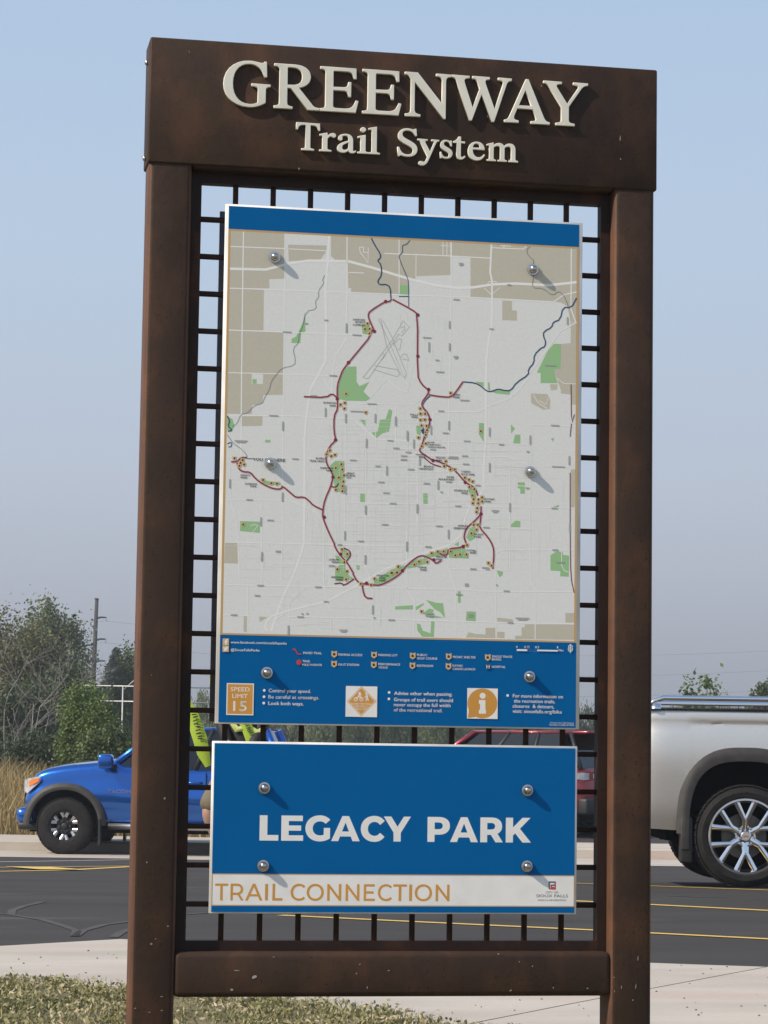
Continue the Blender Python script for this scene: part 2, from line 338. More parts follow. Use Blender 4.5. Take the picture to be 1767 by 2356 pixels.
# ---------------------------------------------------------------- lettering
def flat_path(d):
    tk = d.replace('M', ' M ').replace('L', ' L ').replace('C', ' C ').replace('Z', ' ').split(); out = []; cur = None; i = 0; p = None; cmd = None
    while i < len(tk):
        if tk[i] in 'MLC': cmd = tk[i]; i += 1; continue
        if cmd == 'M': p = (float(tk[i]), float(tk[i+1])); i += 2; cur = [p]; out.append(cur); cmd = 'L'
        elif cmd == 'L': p = (float(tk[i]), float(tk[i+1])); i += 2; cur.append(p)
        else:
            a, b, c = [(float(tk[i+2*k]), float(tk[i+2*k+1])) for k in range(3)]; i += 6
            for k in range(1, 8):
                t = k/7; cur.append(tuple((1-t)**3*p[q]+3*(1-t)**2*t*a[q]+3*(1-t)*t*t*b[q]+t**3*c[q] for q in (0, 1)))
            p = c
    return out
GLY = {
'E': 'M20 0L20 28C80 34 98 48 98 105L98 595C98 652 80 666 20 672L20 700L545 700L550 540L518 540C505 628 480 652 400 652L235 652C215 652 205 645 205 625L205 385L350 385C412 385 432 405 440 475L472 475L472 250L440 250C430 325 412 342 350 342L205 342L205 95C205 60 222 46 270 46L385 46C480 46 515 80 550 185L582 180L545 0Z',
'G': 'M690 355L690 327C640 322 625 310 625 255L625 70C560 20 480 -14 390 -14C170 -14 30 140 30 345C30 560 185 714 395 714C470 714 520 695 565 690C590 690 600 700 608 714L632 714L640 480L608 480C585 600 500 675 395 675C245 675 155 545 155 350C155 150 250 25 400 25C450 25 495 40 522 65L522 255C522 310 505 322 430 327L430 355Z',
'R': 'M20 0L20 28C80 34 98 48 98 105L98 595C98 652 80 666 20 672L20 700L310 700C460 700 545 630 545 520C545 425 475 360 370 342L580 70C605 40 630 30 675 28L675 0L505 0L260 330L205 330L205 105C205 48 222 34 285 28L285 0Z M205 650L205 372L280 372C380 372 430 425 430 515C430 605 380 662 290 662C235 662 205 665 205 650Z',
'N': 'M20 0L20 28C90 34 105 60 105 130L105 590C80 640 60 668 12 672L12 700L200 700L580 215L580 570C580 640 565 666 490 672L490 700L715 700L715 672C645 666 630 640 630 570L630 -10L600 -10L155 560L155 130C155 60 170 34 245 28L245 0Z',
'W': 'M5 700L5 672C50 668 65 650 85 595L290 -10L330 -10L490 430L660 -10L700 -10L895 585C915 645 935 668 985 672L985 700L770 700L770 672C830 668 850 655 850 625C850 605 845 585 838 565L710 175L560 575C555 590 548 605 548 625C548 655 570 668 620 672L620 700L345 700L345 672C395 668 410 650 430 600L465 505L345 175L215 565C208 588 202 605 202 625C202 655 225 668 285 672L285 700Z',
'A': 'M10 0L10 28C55 34 75 60 100 120L340 705L375 705L610 130C640 55 660 32 712 28L712 0L425 0L425 28C485 32 505 40 505 70C505 85 498 105 490 125L450 232L205 232L165 130C158 110 153 95 153 78C153 45 175 32 225 28L225 0Z M222 274L434 274L330 540Z',
'Y': 'M10 700L10 672C50 668 70 650 95 610L290 295L290 105C290 48 272 34 205 28L205 0L490 0L490 28C415 34 397 48 397 105L397 305L580 590C615 645 640 666 695 672L695 700L475 700L475 672C530 668 550 658 550 635C550 620 540 600 528 580L375 340L220 595C210 612 205 622 205 634C205 660 225 668 285 672L285 700Z',
'T': 'M160 0L160 28C235 34 252 48 252 105L252 655L205 655C110 655 80 625 55 530L22 530L30 700L580 700L588 530L555 530C530 625 500 655 405 655L358 655L358 105C358 48 375 34 450 28L450 0Z',
'r': 'M10 0L10 24C60 30 70 42 70 90L70 370C70 400 55 408 12 405L12 428L155 475L165 470L165 385C205 440 245 472 285 472C320 472 340 450 340 420C340 390 322 372 298 372C270 372 262 398 240 398C212 398 165 345 165 310L165 90C165 42 182 30 250 24L250 0Z',
'a': 'M440 50C425 38 410 34 398 34C380 34 374 48 374 80L374 300C374 415 320 472 225 472C120 472 50 420 50 355C50 325 70 308 95 308C120 308 138 325 138 350C138 372 130 382 130 398C130 425 165 442 205 442C255 442 282 412 282 350L282 300C110 240 35 190 35 105C35 35 80 -10 150 -10C200 -10 240 12 285 60C290 10 315 -10 355 -10C390 -10 415 2 440 25Z M282 265L282 110C250 70 220 52 190 52C155 52 132 78 132 125C132 185 175 225 282 265Z',
'i': 'M15 0L15 24C65 30 80 42 80 90L80 370C80 402 65 408 20 405L20 428L170 475L178 472L178 90C178 42 192 30 245 24L245 0Z M183 620C183 650 158 675 128 675C98 675 73 650 73 620C73 590 98 565 128 565C158 565 183 590 183 620Z',
'l': 'M15 0L15 24C65 30 80 42 80 90L80 600C80 632 65 640 15 637L15 660L170 705L178 702L178 90C178 42 192 30 248 24L248 0Z',
'S': 'M455 545L490 545L475 714L448 714C440 700 432 692 418 692C390 692 340 714 270 714C140 714 55 635 55 525C55 420 120 365 250 300C370 240 410 205 410 145C410 75 355 28 275 28C175 28 105 95 75 215L42 215L58 -12L88 -12C92 5 100 12 115 12C140 12 195 -14 275 -14C420 -14 505 65 505 180C505 280 440 340 310 405C190 465 145 500 145 565C145 630 195 672 265 672C355 672 425 625 455 545Z',
'y': 'M5 460L5 436C40 432 52 415 72 370L232 15L205 -60C185 -120 165 -140 140 -140C118 -140 105 -122 78 -122C48 -122 30 -140 30 -168C30 -202 60 -222 100 -222C165 -222 210 -180 250 -70L410 365C430 415 445 432 485 436L485 460L320 460L320 436C362 432 378 425 378 405C378 395 374 382 368 366L282 130L175 365C168 382 163 394 163 404C163 425 180 432 220 436L220 460Z',
's': 'M318 325L345 325L338 460L315 460C305 450 300 448 290 448C268 448 240 472 190 472C105 472 45 418 45 340C45 270 90 235 180 190C250 155 278 132 278 95C278 48 245 20 195 20C130 20 85 62 65 150L38 150L42 -5L65 -5C72 8 78 12 88 12C110 12 140 -10 200 -10C295 -10 360 48 360 130C360 200 315 235 225 280C155 315 128 335 128 372C128 412 155 442 200 442C260 442 298 405 318 325Z',
't': 'M95 425L12 425L12 448C70 475 110 520 140 580L188 580L188 460L290 460L290 425L188 425L188 115C188 65 200 45 228 45C250 45 265 55 285 80L305 65C275 15 235 -10 185 -10C125 -10 95 25 95 95Z',
'e': 'M395 150L415 138C375 40 310 -10 225 -10C105 -10 30 80 30 225C30 375 115 472 235 472C335 472 400 400 408 280L128 280C130 140 185 62 270 62C320 62 358 88 395 150Z M130 315L305 315C302 395 275 438 225 438C172 438 138 395 130 315Z',
'm': 'M12 0L12 24C60 30 72 42 72 90L72 370C72 402 58 408 14 405L14 428L155 475L165 472L165 400C215 450 255 472 305 472C365 472 402 445 418 395C470 448 515 472 565 472C650 472 695 420 695 310L695 90C695 42 708 30 760 24L760 0L545 0L545 24C590 30 600 42 600 90L600 300C600 375 580 405 530 405C492 405 462 390 430 355L430 90C430 42 442 30 490 24L490 0L280 0L280 24C325 30 335 42 335 90L335 305C335 378 315 405 268 405C232 405 200 390 167 355L167 90C167 42 178 30 225 24L225 0Z'}
BOLD = {
'L': 'M0 0L0 700L195 700L195 155L475 155L475 0Z', 'E': 'M0 0L0 700L545 700L545 548L190 548L190 425L505 425L505 280L190 280L190 152L560 152L560 0Z',
'A': 'M-10 0L300 700L490 700L800 0L595 0L545 130L240 130L190 0Z M295 270L490 270L393 520Z', 'Y': 'M-10 700L195 700L365 415L535 700L725 700L455 245L455 0L260 0L260 250Z',
'P': 'M0 0L0 700L320 700C500 700 615 605 615 450C615 297 500 203 320 203L195 203L195 0Z M195 545L308 545C380 545 417 510 417 450C417 391 380 357 308 357L195 357Z',
'R': 'M0 0L0 700L320 700C500 700 615 607 615 452C615 353 570 282 485 243L640 0L430 0L300 210L195 210L195 0Z M195 545L308 545C380 545 417 510 417 452C417 393 380 362 308 362L195 362Z',
'K': 'M0 0L0 700L192 700L192 425L445 700L660 700L378 390L675 0L448 0L250 258L192 195L192 0Z',
'C': 'M665 130C597 36 495 -14 380 -14C160 -14 0 138 0 350C0 562 160 714 380 714C495 714 597 664 665 570L540 460C500 510 450 545 390 545C280 545 198 467 198 350C198 233 280 155 390 155C450 155 500 190 540 240Z',
'G': 'M675 75C595 18 490 -14 388 -14C163 -14 0 138 0 350C0 562 163 714 392 714C510 714 610 672 676 590L551 478C507 525 460 546 402 546C280 546 200 468 200 350C200 233 280 154 400 154C435 154 470 160 503 177L503 365L675 365Z'}
MED = {'T': 'M0 700L0 618L232 618L232 0L326 0L326 618L558 618L558 700Z', 'I': 'M0 0L0 700L94 700L94 0Z', 'L': 'M0 0L0 700L100 700L100 88L440 88L440 0Z',
'R': 'M0 0L0 700L275 700C460 700 572 613 572 466C572 362 515 290 420 260L598 0L494 0L336 234L94 234L94 0Z M94 618L270 618C406 618 477 566 477 466C477 366 406 314 270 314L94 314Z',
'A': 'M0 0L314 700L408 700L724 0L624 0L546 176L174 176L98 0Z M206 252L514 252L360 600Z', 'N': 'M0 0L0 700L78 700L512 160L512 700L606 700L606 0L528 0L94 540L94 0Z',
'E': 'M0 0L0 700L498 700L498 618L94 618L94 396L452 396L452 314L94 314L94 82L514 82L514 0Z',
'C': 'M640 98C572 26 475 -8 370 -8C155 -8 0 142 0 350C0 558 155 708 371 708C475 708 572 673 640 603L580 545C522 600 456 626 377 626C214 626 94 509 94 350C94 191 214 74 377 74C456 74 522 101 580 156Z',
'O': 'M374 -8C588 -8 746 144 746 350C746 556 588 708 374 708C158 708 0 555 0 350C0 145 158 -8 374 -8Z M374 74C212 74 94 191 94 350C94 509 212 626 374 626C535 626 652 509 652 350C652 191 535 74 374 74Z'}
def glyph_mesh(path, x0, x1, zb, cap, y_front, depth, bevel=0, off=0):
    """outline scaled so that it spans x0..x1, its baseline at zb, cap height 700 units = cap"""
    cs = flat_path(path); xs = [p[0] for c in cs for p in c]; a, b = min(xs), max(xs); kx = (x1-x0)/(b-a); kz = cap/700
    cu = bpy.data.curves.new('c', 'CURVE'); cu.dimensions = '2D'; cu.fill_mode = 'BOTH'; cu.extrude = depth/2; cu.bevel_depth = bevel; cu.bevel_resolution = 1; cu.offset = off
    for c in cs:
        s = cu.splines.new('POLY'); s.points.add(len(c)-1); s.use_cyclic_u = True
        for i, (px, pz) in enumerate(c): s.points[i].co = (x0+(px-a)*kx, zb+pz*kz, 0, 1)
    o = bpy.data.objects.new('c', cu); me = bpy.data.meshes.new_from_object(o); bpy.data.objects.remove(o)
    me.transform(Matrix(((1, 0, 0, 0), (0, 0, -1, y_front+depth/2), (0, 1, 0, 0), (0, 0, 0, 1)))); return me
def text_mesh(s, x0, x1, z0, z1, y, off=0.0):
    """one line of print spanning x0..x1; z0 baseline, z1 cap height"""
    cu = bpy.data.curves.new('t', 'FONT'); cu.body = s; cu.resolution_u = 2
    o = bpy.data.objects.new('t', cu); me = bpy.data.meshes.new_from_object(o); bpy.data.objects.remove(o)
    n = len(me.vertices); co = np.empty(n*3); me.vertices.foreach_get('co', co); co = co.reshape(-1, 3)
    cap = .70
    x = x0+(co[:, 0]-co[:, 0].min())/max(1e-6, np.ptp(co[:, 0]))*(x1-x0); z = z0+co[:, 1]/cap*(z1-z0)
    out = np.stack([x, np.full(n, y), z], 1); me.vertices.foreach_set('co', out.reshape(-1)); me.update()
    if off <= 0: return me
    h = (z1-z0)*off*1.6; ms = []                                     # heavier weight: the line struck three times
    for k, (dx, dz) in enumerate(((0, 0), (h, 0), (h/2, h*.6))):
        c = me.copy(); c.transform(Matrix.Translation((dx-h/2, -k*4e-7, dz-h*.3))); ms.append(c)
    return join_meshes(ms)
def join_meshes(ms):
    v, f = [], []
    for m in ms:
        b = len(v); v += [tuple(q.co) for q in m.vertices]; f += [tuple(i+b for i in p.vertices) for p in m.polygons]
    me = bpy.data.meshes.new('m'); me.from_pydata(v, [], f); return me

# ---------------------------------------------------------------- the sign frame
Z = lambda z: z+ZC
sign = empty('trail_sign', (-.007, 0, gz(-.007, 0)), 0, 'tall brown steel frame sign reading GREENWAY Trail System with a bar grille', 'sign')
SB = Vector((-.007, 0, gz(-.007, 0)))
def sobj(name, me, m, parent=None):                                 # mesh given in world coordinates, hung on the sign
    o = obj(name, me, m, sign if parent is None else parent)
    return o
def rel(me, base=None): me.transform(Matrix.Translation(-(SB if base is None else base))); return me
YF, YB = -.022, .086
KP = 1.0021                                                          # measured on a plane 13 mm nearer: carried back along the sight lines
kx = lambda x: -1.184+(x+1.184)*KP
kz = lambda z: Z(z*KP)
for a, b in ((-.651, -.545), (.531, .637)):
    me = rel(rbox(kx(a), kx(b), YF, YB, gz(a, 0)-.35, Z(1.70), .013, 3)); o = sobj('post', me, [M['brown_steel'], M['worn_steel']])
    for f in me.polygons:
        if abs(f.normal.x) > .35: f.material_index = 1               # the sides have worn through to rust
hdr = sobj('header', rel(rbox(kx(-.6555), kx(.6415), YF-.004, YB+.004, kz(1.438), kz(1.753), .0045, 2)), M['brown_steel'])
sobj('header_beam', rel(rbox(kx(-.5449), kx(.5309), YF+.001, YB-.001, kz(1.430), Z(1.50), .012, 3)), M['brown_steel'])
sobj('lower_beam', rel(rbox(kx(-.548), kx(.534), YF+.0015, YB-.0015, kz(-.585), kz(-.4775), .014, 3)), M['brown_steel'])
def px_x(px, py, Y): return onp(px, py, Y)
LT = {}
zl = lambda px, py: onp(px, py, YF-.012).z
xl = lambda px, py: onp(px, py, YF-.012).x
s1 = 1240/1659
def hz_(x, y): return 300+x*s1, 60+y*s1
base1 = (zl(*hz_(300, 250))+zl(*hz_(700, 265))+zl(*hz_(1240, 298))+zl(*hz_(1350, 303)))/4
cap1 = zl(*hz_(650, 130))-zl(*hz_(640, 264))
cap1 = max(.10, min(.125, cap1))
for ch, a, b in (('G', 287, 430), ('R', 443, 581), ('E', 585, 701), ('E', 715, 833), ('N', 845, 987), ('W', 990, 1172), ('A', 1152, 1290), ('Y', 1272, 1407)):
    ym = 190+(a-287)*.055
    me = glyph_mesh(GLY[ch], xl(*hz_(a, ym)), xl(*hz_(b, ym)), base1, cap1, YF-.0135, .0075, .0010)
    o = obj('letter', rel(me), M['cream_paint'], hdr)
base2 = (zl(*hz_(550, 388))+zl(*hz_(750, 394))+zl(*hz_(1060, 409))+zl(*hz_(1150, 413)))/4
cap2 = zl(*hz_(545, 304))-zl(*hz_(548, 387))
for ch, a, b in (('T', 510, 583), ('r', 583, 632), ('a', 638, 694), ('i', 700, 733), ('l', 734, 768), ('S', 823, 883), ('y', 885, 950), ('s', 954, 991), ('t', 995, 1031), ('e', 1040, 1091), ('m', 1098, 1193)):
    ym = 345+(a-510)*.04
    me = glyph_mesh(GLY[ch], xl(*hz_(a, ym)), xl(*hz_(b, ym)), base2, cap2, YF-.0125, .0070, .0008)
    obj('letter', rel(me), M['cream_paint'], hdr)
for z in (1.705, 1.462):                                       # fixings on the outer face of the header
    g = MB(); g.lathe([(0, -.0085), (.004, -.008), (.0065, -.005), (.007, 0), (.0, 0)], 12, 'x', (kx(-.6555), .03, Z(z)))
    obj('screw', rel(g.mesh(True)), M['stainless'], hdr)
# grille
Y0, Y1 = .016, .036
fr_ = MB(); xa, xb, za, zb_ = -.5152, .5092, Z(-.4540), Z(1.4060)
fr_.box(kx(-.547), xa, Y0, Y1+.012, Z(-.4795), Z(1.4335)); fr_.box(xb, kx(.533), Y0, Y1+.012, Z(-.4795), Z(1.4335))
fr_.box(xa+.0002, xb-.0002, Y0+.0005, Y1+.011, Z(-.4797), za); fr_.box(xa+.0002, xb-.0002, Y0+.0005, Y1+.011, zb_, Z(1.4337))
gril = sobj('grille_frame', rel(fr_.mesh()), M['rusty_steel'])
vb = rbox(-.0064, .0064, Y0+.006, Y1-.002, za-.005, zb_+.005, .0015, 1); rel(vb, Vector((0, 0, SB.z)))
vb.materials.append(M['rusty_steel'])
for i in range(10):
    o = bpy.data.objects.new('grille_bar', vb); COL.objects.link(o); o.parent = gril; o.location = (-.4288+i*.09443-SB.x, 0, 0)
hb = rbox(xa-.005, xb+.005, Y0+.009, Y1+.001, -.0064, .0064, .0015, 1); rel(hb, Vector((SB.x, 0, 0)))
hb.materials.append(M['rusty_steel'])
for i in range(19):
    o = bpy.data.objects.new('grille_bar', hb); COL.objects.link(o); o.parent = gril; o.location = (0, 0, Z(1.3170-i*.09356)-SB.z)

# chips and scratches on the paint: small bare flecks
mat('bare_metal', (.40, .36, .32), (.28, .25, .22), 60, .5)
def fleck(par, px, py, w_, h_, ang, Y):
    c = onp(px, py, Y); k = .75/905; rg = random.Random(int(px*7+py)); n = 7; P = []
    for i in range(n):
        a = 2*math.pi*i/n; r = rg.uniform(.6, 1.1); x, z = math.cos(a)*w_/2*k*r, math.sin(a)*h_/2*k*r; ca, sa = math.cos(ang), math.sin(ang); P.append((c.x+x*ca-z*sa, c.z+x*sa+z*ca))
    g = MB(); g.prism(P[::-1] if False else P, Y-.0004, Y+.0004); obj('scratch', rel(g.mesh(fixn=True)), M['bare_metal'], par)
YH = YF-.0042; lb = [o for o in sign.children if o.name.startswith('lower_beam')][0]; pL, pR = [o for o in sign.children if o.name.startswith('post')][:2]
for a in ((1427, 318, 3, 24, -.08), (1428, 366, 5, 6, 0), (436, 120, 3, 4, 0), (434, 117, 2, 3, 0)): fleck(hdr, *a, YH)
for a in ((545, 2233, 22, 3, -.05), (585, 2248, 16, 12, .4), (533, 2277, 10, 7, 0), (828, 2219, 6, 4, 0), (820, 2240, 5, 5, 0), (845, 2272, 3, 10, -.2), (1147, 2195, 7, 4, 0), (1175, 2279, 10, 4, .6), (1195, 2213, 5, 3, .5), (1225, 2223, 4, 4, 0), (1273, 2273, 3, 6, 0), (1352, 2274, 6, 4, 0), (895, 2233, 9, 3, 0), (630, 2202, 8, 2, 0)): fleck(lb, *a, YF+.0011)
for a in ((348, 2172, 7, 7, 0), (358, 2160, 3, 6, .5), (386, 2131, 6, 5, 0), (338, 1984, 4, 5, 0), (372, 2293, 8, 3, 0), (344, 2329, 9, 2, 0), (372, 2325, 6, 3, 0), (311, 2320, 8, 3, .5), (349, 1553, 2, 5, 0)): fleck(pL, *a, YF-.0004)
for a in ((1456, 2301, 5, 4, 0), (1413, 2249, 4, 4, 0), (1463, 2270, 3, 18, -.1), (1430, 2272, 3, 12, -.1), (1468, 2205, 2, 14, -.1), (1414, 2281, 3, 6, 0)): fleck(pR, *a, YF-.0004)
# ---------------------------------------------------------------- map panel
ZW = {'A': (500, 440), 'B': (900, 440), 'C': (500, 860), 'D': (900, 860), 'E': (480, 1240), 'F': (900, 1240)}
KZ = 500/1659
def pz(win, x, y):
    ox, oy = ZW[win]; p = onp(ox+x*KZ, oy+y*KZ, 0); return p.x, p.z
LOX, HIX, LOZ, HIZ = -.4425, .4420, Z(.2890), Z(1.2852)              # limits of the printed map
P0 = Vector((0, 0, Z(.068)))
panel = empty('map_panel', P0, 0, 'large white-edged trail map panel with blue bands bolted to the grille', 'sign panel')
def prel(me, b=P0): me.transform(Matrix.Translation(-b)); return me
obj('board', prel(rbox(-.457, .457, 0, .006, Z(.0684), Z(1.353), .0012, 1)), M['panel_white'], panel)
LAYER = [0.0005]
def rect(name, m, x0, x1, z0, z1, parent, y=None, base=P0):
    if y is None: LAYER[0] += .00004; y = -LAYER[0]
    g = MB(); g.add([(x0, y, z0), (x1, y, z0), (x1, y, z1), (x0, y, z1)], [(0, 1, 2, 3)]); return obj(name, prel(g.mesh(), base), m, parent)
BX0, BX1 = -.4485, .4480
rect('blue_band', M['print_blue'], BX0, BX1, Z(1.2902), Z(1.3478), panel)
rect('blue_footer', M['print_blue'], BX0, BX1, Z(.0722), Z(.2848), panel)
rect('map_border', M['border_orange'], BX0, BX1, Z(.2849), Z(1.2901), panel)
mapo = rect('map_sheet', M['map_grey'], LOX, HIX, LOZ, HIZ, panel)
def cl(p): return min(max(p[0], LOX), HIX), min(max(p[1], LOZ), HIZ)
def polys(name, m, items):
    g = MB(); LAYER[0] += .00003
    for win, pts in items:
        LAYER[0] += 5e-7; P = [cl(pz(win, *q)) for q in pts]
        if sum(P[i][0]*P[(i+1) % len(P)][1]-P[(i+1) % len(P)][0]*P[i][1] for i in range(len(P))) < 0: P = P[::-1]
        g.add([(x, -LAYER[0], z) for x, z in P], [tuple(range(len(P)))])
    return tag(obj(name, prel(g.mesh()), m, mapo), kind='stuff')
def lines(name, m, items, parent=None, smooth=0, clip=True):
    g = MB(); LAYER[0] += .00003
    for win, wpx, pts in items:
        LAYER[0] += 5e-7; P = [Vector(pz(win, *q)) for q in pts]; wd = wpx*.00034
        if clip: P = [Vector(cl(p)) for p in P]
        for _ in range(smooth):
            Q = [P[0]]
            for i in range(len(P)-1): Q += [P[i].lerp(P[i+1], .25), P[i].lerp(P[i+1], .75)]
            P = Q+[P[-1]]
        A, B_ = [], []
        for i, p in enumerate(P):
            d0 = (p-P[i-1]).normalized() if i else None; d1 = (P[i+1]-p).normalized() if i < len(P)-1 else None
            d = ((d0 or d1)+(d1 or d0)); d = d.normalized() if d.length > 1e-6 else (d0 or d1)
            k = 1.0
            if d0 and d1: k = min(1.6, 1/max(.3, d.dot(d1)))
            nn = Vector((-d.y, d.x))*wd*k/2; A.append(p+nn); B_.append(p-nn)
        g.grid([[(p.x, -LAYER[0], p.y) for p in B_], [(p.x, -LAYER[0], p.y) for p in A]])
    return tag(obj(name, prel(g.mesh()), m, parent or mapo), kind='stuff')
TAN = [('A', [(95, 288), (513, 322), (513, 668), (395, 672), (398, 742), (90, 738)]), ('A', [(90, 745), (355, 750), (352, 1062), (88, 1058)]),
 ('C', [(85, -328), (505, -315), (500, 160), (350, 163), (345, 228), (265, 240), (262, 308), (72, 305)]), ('C', [(176, 325), (345, 325), (342, 398), (176, 400)]),
 ('A', [(868, 338), (1775, 375), (1780, 640), (1515, 648), (1510, 680), (1458, 665), (1460, 788), (1020, 772), (1022, 740), (1000, 738), (995, 530), (900, 525), (868, 495)]),
 ('A', [(540, 408), (835, 415), (830, 460), (790, 520), (545, 535)]), ('B', [(458, 385), (1425, 428), (1418, 1000), (1370, 1000), (1345, 880), (1295, 850), (1240, 842), (605, 808), (605, 508), (460, 492)]),
 ('B', [(848, 835), (922, 838), (922, 908), (960, 912), (960, 988), (848, 985)]), ('B', [(1370, 1000), (1415, 1010), (1412, 1530), (1295, 1520), (1240, 1360), (1295, 1350), (1295, 1165), (1370, 1160)]),
 ('D', [(1212, 80), (1270, 80), (1268, 120), (1218, 128)]), ('D', [(1295, 75), (1412, 80), (1410, 235), (1380, 235), (1375, 160), (1295, 150)]),
 ('D', [(1065, 150), (1190, 155), (1215, 200), (1212, 268), (1160, 275), (1070, 225)]), ('D', [(1372, 730), (1408, 730), (1400, 1020), (1372, 1020)]),
 ('E', [(125, 30), (232, 30), (225, 188), (118, 185)]), ('E', [(268, 590), (295, 590), (293, 710), (266, 708)]), ('E', [(385, 592), (450, 598), (390, 635)]),
 ('F', [(1330, 565), (1398, 565), (1396, 640), (1330, 638)]), ('F', [(1020, 652), (1396, 654), (1396, 770), (945, 765), (945, 740), (995, 738), (995, 675), (1018, 675)]),
 ('F', [(720, 678), (795, 678), (795, 758), (568, 752), (590, 712), (645, 725), (720, 730)]), ('F', [(808, 600), (865, 605), (930, 615), (930, 640), (810, 630)]), ('F', [(808, 708), (865, 710), (865, 758), (808, 755)])]
polys('rural_area', M['map_tan'], TAN)
polys('town_area', M['map_grey'], [('C', [(263, 0), (350, 5), (348, 78), (262, 78)])])
GRN = [('C', [(1000, -55), (1062, -55), (1062, 60), (1085, 95), (1160, 62), (1115, 135), (1168, 188), (1135, 208), (980, 205), (925, 190), (920, 100), (950, 0)]),
 ('A', [(670, 920), (672, 1070), (640, 1085), (632, 1160), (565, 1158), (567, 1125), (600, 1110), (650, 1010)]), ('A', [(1400, 715), (1455, 720), (1455, 790), (1385, 785), (1388, 740)]),
 ('B', [(1240, 1165), (1295, 1165), (1293, 1352), (1240, 1360), (1270, 1465), (1140, 1465), (1140, 1388), (1112, 1385), (1190, 1225)]),
 ('C', [(1310, 270), (1335, 280), (1320, 385), (1310, 440), (1260, 455), (1215, 490), (1175, 450), (1225, 440), (1240, 350), (1285, 345)]), ('C', [(1085, 350), (1135, 352), (1130, 400)]),
 ('C', [(365, 505), (405, 505), (405, 525), (365, 525)]), ('C', [(900, 665), (970, 668), (970, 905), (900, 900), (885, 780), (860, 700)]), ('C', [(175, 1125), (325, 1130), (325, 1215), (172, 1200)]),
 ('C', [(1090, 915), (1135, 915), (1130, 980), (1090, 978)]), ('C', [(1570, 912), (1605, 912), (1605, 995), (1572, 992)]), ('C', [(268, 40), (300, 42), (300, 76), (268, 76)]),
 ('C', [(74, 325), (115, 345), (130, 400), (110, 445), (76, 430)]), ('E', [(962, 125), (990, 128), (1040, 180), (1050, 260), (1110, 305), (1000, 325), (965, 320), (965, 220), (1000, 200)]),
 ('E', [(1000, 80), (1040, 75), (1080, 115), (1060, 160), (1020, 130)]), ('E', [(1260, 320), (1400, 230), (1500, 200), (1560, 170), (1640, 150), (1650, 190), (1580, 215), (1500, 230), (1440, 290), (1310, 345), (1262, 345)]),
 ('E', [(1125, 200), (1155, 205), (1150, 235), (1135, 238)]), ('F', [(255, 125), (430, 70), (560, 60), (595, 150), (450, 145), (420, 120), (250, 150)]), ('F', [(150, 200), (220, 150), (280, 150), (270, 190), (160, 215)]),
 ('F', [(480, 45), (515, 20), (515, 55)]), ('D', [(600, 1180), (640, 1160), (650, 1200), (635, 1260), (600, 1280), (572, 1250)]), ('D', [(670, 375), (708, 378), (705, 520), (668, 460)]),
 ('D', [(912, 385), (945, 420), (915, 455)]), ('D', [(945, 465), (985, 465), (985, 535), (930, 530)]), ('D', [(965, 828), (1020, 830), (1020, 915), (985, 915), (985, 880), (965, 870)]),
 ('D', [(915, 1150), (950, 1120), (985, 1125), (985, 1172), (912, 1170)]), ('D', [(1230, 1020), (1280, 1000), (1280, 1025)]), ('D', [(190, 395), (225, 395), (225, 470), (195, 460)]), ('D', [(640, 60), (705, 65), (705, 100)]),
 ('D', [(738, 65), (750, 65), (755, 125), (740, 125)]), ('D', [(760, 135), (815, 118), (910, 135), (900, 160), (800, 150)]), ('D', [(1218, 495), (1245, 490), (1235, 518)]), ('D', [(585, 870), (640, 860), (650, 960), (610, 950)]),
 ('C', [(320, 800), (390, 820), (480, 830), (490, 850), (360, 850)]), ('A', [(1100, 1020), (1160, 1010), (1160, 1095), (1110, 1090)]),
 ('F', [(1215, 125), (1260, 95), (1310, 100), (1310, 120), (1358, 128), (1355, 288), (1290, 285), (1290, 245), (1215, 240)]), ('F', [(30, 515), (165, 505), (165, 538), (30, 538)]),
 ('F', [(185, 520), (250, 488), (245, 505), (190, 545)]), ('F', [(265, 465), (345, 488), (395, 490), (410, 605), (375, 560), (330, 535)]), ('F', [(240, 570), (290, 530), (325, 540), (310, 580), (400, 600), (300, 605)]),
 ('F', [(195, 645), (220, 650), (240, 700), (300, 720), (305, 630), (330, 630), (325, 748), (235, 745), (200, 700)]), ('F', [(575, 552), (645, 555), (645, 628), (570, 622)]), ('F', [(508, 398), (530, 400), (530, 485), (510, 488)]), ('F', [(805, 240), (852, 250), (850, 275), (825, 292)])]
polys('park_area', M['map_green'], GRN)
R = []
def rd(win, w, *p): R.append((win, w, p))
rd('A', 9, (200, 290), (195, 600), (185, 1390), (180, 2020)); rd('A', 7, (515, 325), (515, 740), (505, 1400), (498, 1990), (495, 2690))
rd('A', 17, (855, 340), (840, 560), (825, 740), (830, 1060), (825, 1300), (760, 1420), (715, 1500)); rd('C', 15, (715, 100), (680, 320), (665, 500), (665, 960), (660, 1290), (640, 1370), (585, 1526))
rd('E', 14, (650, 270), (570, 440), (530, 540), (480, 708)); rd('A', 9, (990, 340), (990, 740), (985, 1130), (900, 1260), (878, 1400), (870, 1560))
rd('A', 19, (95, 592), (370, 598), (560, 550), (700, 530), (1000, 535), (1170, 580), (1450, 665), (1660, 718), (1830, 738), (1950, 735), (2097, 712), (2280, 705), (2530, 718), (2750, 695))
rd('B', 14, (765, 400), (755, 620), (770, 690), (768, 1020), (745, 1130), (728, 1280), (722, 1526)); rd('D', 13, (722, 130), (722, 450), (708, 700), (705, 880), (680, 930), (600, 1010), (560, 1120), (530, 1240), (440, 1310), (250, 1370), (50, 1460))
